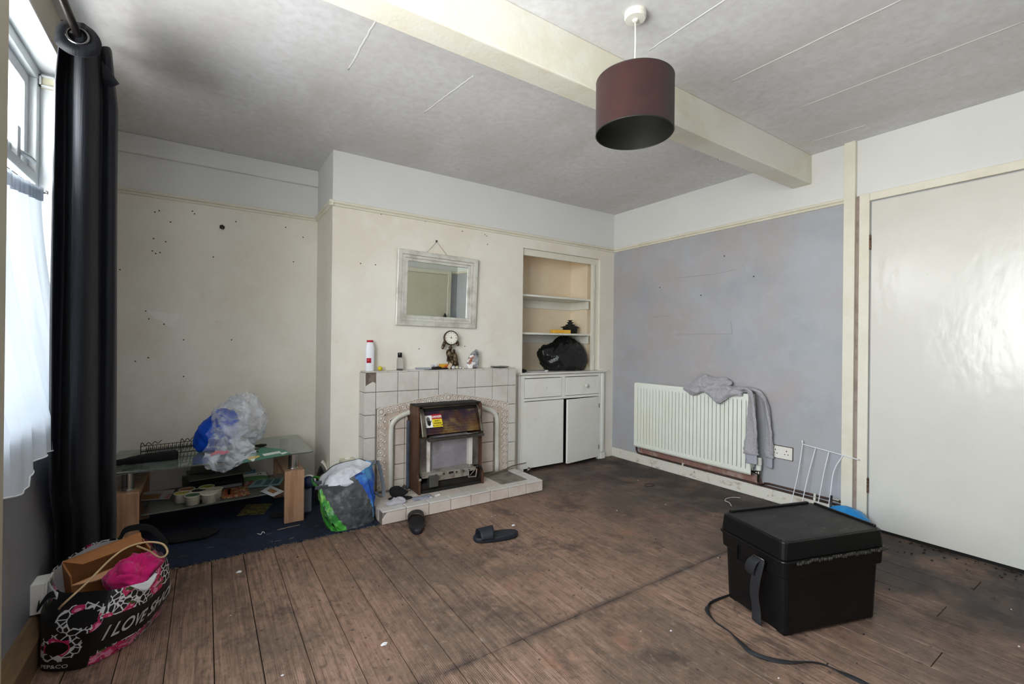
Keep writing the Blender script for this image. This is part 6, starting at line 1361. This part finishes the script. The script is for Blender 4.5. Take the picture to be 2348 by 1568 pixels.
# crisp packet
cp_ = thing('crisp_packet', 'open crumpled silver, white and brown crisp packet standing on the mantel', 'packet', (1.76, 3.17, MZ))
m_silv = mat('silver_foil', S(206, 208, 214), .2, .85, mott=[(22, S(90, 90, 96), .5, .6, .8)], bump=[(40, .006)]); m_cprint = mat('brown_white_print', S(226, 222, 218), .3, mott=[(26, S(150, 74, 36), .5, .55, .95), (40, S(40, 30, 28), .58, .62, .95)])
def cpf(p, d):
    sp_ = lambda v, e: math.copysign(abs(v)**e, v)
    p = Vector((.050*sp_(d.x, .7), .028*d.y, .074*sp_(d.z, .62))); k = (p.z+.074)/.148; q = crum(p, d, .016, 24, 3)
    return Vector((q.x*(1.08-.42*k)+.026*k*k, q.y*(1-.6*k), q.z+.012*k*q.x/.05))
pkm = MB().blob((1.752, 3.175, MZ+.070), (.060, .030, .078), cpf, 48, 34); pkm.v = [(x, min(y, 3.240), max(z, MZ+.001)) for x, y, z in pkm.v]
pkm.mi = [1 if (sum(pkm.v[i][0] for i in f)/4 < 1.752+.012*sin(sum(pkm.v[i][2] for i in f)*30) and sum(pkm.v[i][2] for i in f)/4 < MZ+.105) else 0 for f in pkm.f]
pkm.build('packet', [m_silv, m_cprint], cp_, smooth=True, fixn=False)
ds = thing('dish', 'shallow grey metal dish at the right end of the mantel', 'dish', (2.02, 3.17, MZ))
MB().lathe([(.0, MZ+.001), (.045, MZ+.001), (.078, MZ+.010), (.080, MZ+.012), (.044, MZ+.004), (.0, MZ+.004)], (2.012, 3.178, 0), seg=36).build('bowl', mat('dull_pewter', S(116, 116, 112), .45, .7), ds, smooth=True)

# ------------------------------------------------------------------ in the niche
m_iron = mat('matt_black_enamel', S(20, 20, 22), .55)
po = thing('cooking_pot', 'small matt black lidded cooking pot on the lower niche shelf', 'pot', (2.975, 3.42, 1.212))
pc_ = (2.978, 3.42, 1.2125)
MB().lathe([(.0, 0), (.066, 0), (.070, .004), (.074, .060), (.078, .064)], pc_, seg=36).build('body', m_iron, po, smooth=True)
MB().lathe([(.082, .062), (.084, .066), (.060, .076), (.044, .080), (.044, .086), (.050, .088), (.026, .094), (.022, .104), (.036, .110), (.034, .114), (.016, .116), (.014, .126), (.026, .130), (.024, .134), (.0, .135)], pc_, seg=36).build('lid', m_iron, po, smooth=True)
for s_ in (-1, 1): MB().prism([(pc_[0]+s_*.072, pc_[1]-.022), (pc_[0]+s_*.108, pc_[1]-.016), (pc_[0]+s_*.108, pc_[1]+.016), (pc_[0]+s_*.072, pc_[1]+.022)], pc_[2]+.058, pc_[2]+.066, 'z').build('handle', m_iron, po, bevel=.002)
o = thing('packet', 'yellow-orange food packet on the lower niche shelf left of the pot', 'packet', (2.82, 3.36, 1.212))
MB().box(2.705, 2.905, 3.33, 3.39, 1.2125, 1.246, T=rotz(rad(-5), (2.8, 3.36, 0))).build('carton', mat('yellow_packet', S(226, 168, 50), .5, mott=[(20, S(232, 190, 90), .5, .6, .6)]), o, bevel=.004)
m_bin = mat('black_bin_liner', S(13, 13, 14), .26, bump=[(14, .012), (40, .004)], spec=.6)
bn = thing('bin_bag', 'full black bin liner slumped on the cupboard top inside the niche', 'bin bag', (2.86, 3.42, .86))
def bnf(p, d):
    h = ridge(p, 7, 2)*.5+ridge(p, 16, 7)*.3+ridge(p, 34, 3)*.2; q = p+d*(h-.3)*.045; k = q.z/.16
    return Vector((q.x*(1-.30*max(k, 0))+.05*k*0, q.y*(1-.25*max(k, 0)), q.z))
b1 = MB().blob((2.895, 3.40, .995), (.270, .145, .180), bnf, 80, 56); b1.blob((2.66, 3.38, 1.02), (.09, .07, .075), lambda p, d: crum(p, d, .03, 16, 4), 40, 26)
b1.v = [(min(x, 3.118), min(max(y, 3.262), 3.57), min(max(z, .8595), 1.19)) for x, y, z in b1.v]
b1.build('liner', m_bin, bn, smooth=True)
tag(MB().blob((2.325, 3.30, .872), (.035, .04, .013), lambda p, d: crum(p, d, .010, 30, 4), 24, 14).build('black_glove', m_bfab, loc=(2.325, 3.30, .859), smooth=True), 'small black crumpled glove at the left end of the cupboard top', 'clothing')
o = leaflet('paper', 'white papers lying flat on the cupboard top left of the bin bag', [(2.40, 3.27, 0), (2.56, 3.265, 0), (2.60, 3.40, 0), (2.42, 3.41, 0)], m_paper, z=.8592, th=.004)
tag(MB().blob((2.575, 3.272, .866), (.022, .012, .008), lambda p, d: crum(p, d, .008, 60, 4), 16, 10).build('foil_wrapper', m_crys, loc=(2.57, 3.27, .859), smooth=True), 'tiny white crumpled wrapper beside the papers on the cupboard top', 'wrapper')

# ------------------------------------------------------------------ corner by the door
m_wwire = mat('white_coated_wire', S(226, 228, 232), .4)
rk = thing('wire_airer', 'white wire rack leaning on the grey wall behind the black box', 'rack', (3.3, 1.35, 0))
def wl_(n, pts, r): MB().tube(cr_spline(pts, 4), r, 8).build(n, m_wwire, rk, smooth=True)
wl_('top_bar', [(3.372, 1.480, .452), (3.368, 1.396, .445), (3.362, 1.24, .430), (3.350, 1.150, .421)], .0035)
tops = [(3.372, 1.477, .452), (3.370, 1.396, .445), (3.367, 1.317, .438), (3.362, 1.236, .429)]
mids = [((3.335,1.487,0.2579)), ((3.335,1.425,0.2585)), ((3.335,1.333,0.2955)), ((3.335,1.276,0.3232))]
bots = [((3.3,1.503,0.1065)), ((3.3,1.44,0.1069)), ((3.3,1.347,0.1198)), ((3.3,1.283,0.1607))]
for a, b_, c in zip(tops, mids, bots):
    b_ = Vector(b_); c = Vector(c); e = c+(c-b_)*(c.z/(b_.z-c.z)); e.z = .004; wl_('wire', [a, b_, c, e], .0028)
MB().tube([(3.372, 1.477, .452), (3.372, 1.479, .478)], .005, 8).build('end_cap', m_wwire, rk, smooth=True)
bl2 = thing('blue_bag', 'bright blue plastic bag on the floor between the door post and the black box', 'plastic bag', (3.29, 1.2, 0))
m2 = MB().blob((3.262, 1.175, .055), (.085, .115, .082), lambda p, d: crum(p, d, .010, 12, 3), 48, 30); m2.v = [(min(x, XR-.035), y, max(z, .001)) for x, y, z in m2.v]
m2.build('bag', mat('sky_blue_plastic', S(20, 130, 200), .3, mott=[(6, S(70, 170, 226), .5, .65, .6)], bump=[(30, .002)]), bl2, smooth=True)
o = thing('black_rod', 'short black rod leaning against the white wire rack', 'rod', (3.27,1.266,0.1026)); q = Vector((3.27,1.266,0.1026))
MB().tube([(q.x, q.y, .002), (q.x+.01, q.y+.004, q.z), (q.x+.02, q.y+.004, q.z+.075)], .007, 8).build('rod', m_bplas, o, smooth=True)
q = Vector((2.936,2.401,0.002))
tag(MB().tube([(q.x+.044*cos(t*pi/16), q.y+.030*sin(t*pi/16), .0032) for t in range(32)], .0022, 6, True).build('hair_band', m_blk, loc=(q.x, q.y, 0), smooth=True), 'thin black hair band lying alone on the floor before the radiator', 'hair band')
tag(MB().tube(cr_spline([(3.261,1.846,0.003), (3.221,1.879,0.004), (3.152,1.888,0.004), (3.103,1.865,0.004), (3.095,1.831,0.003), (3.042,1.783,0.003)], 5), .0018, 6).build('string', m_wcard, loc=(3.1, 1.84, 0), smooth=True), 'short white string on the floor between the radiator and the black box', 'string')
# crumbs of plaster and dirt on the boards
random.seed(9); db = MB(); dd = MB()
for k in range(90):
    x, y = random.uniform(-.2, 3.3), random.uniform(.3, 2.7); r = random.uniform(.0015, .004)
    (db if k % 3 == 0 else dd).blob((x, y, r*.5), (r*1.5, r, r*.6), None, 6, 4)
for k in range(60):
    y = random.uniform(.36, 1.2); x = XR-.03-random.random()**2*.25; r = random.uniform(.002, .007); dd.blob((x, y, r*.4), (r*1.6, r, r*.5), None, 6, 4)
for px in (((0.5589,1.66,0)), ((1.576,2.316,0)), ((0.1448,2.556,0))): db.blob((px[0], px[1], .002), (.011, .007, .003), lambda p, d: crum(p, d, .006, 100, 1), 10, 6)
tag(db.build('plaster_crumbs', m_paper, loc=(1.5, 1.5, 0)), 'pale crumbs of plaster scattered over the floorboards', 'debris', kind='stuff')
tag(dd.build('dirt_crumbs', m_blk, loc=(1.5, 1.5, 0)), 'dark crumbs of dirt scattered over the boards and along the door', 'debris', kind='stuff')
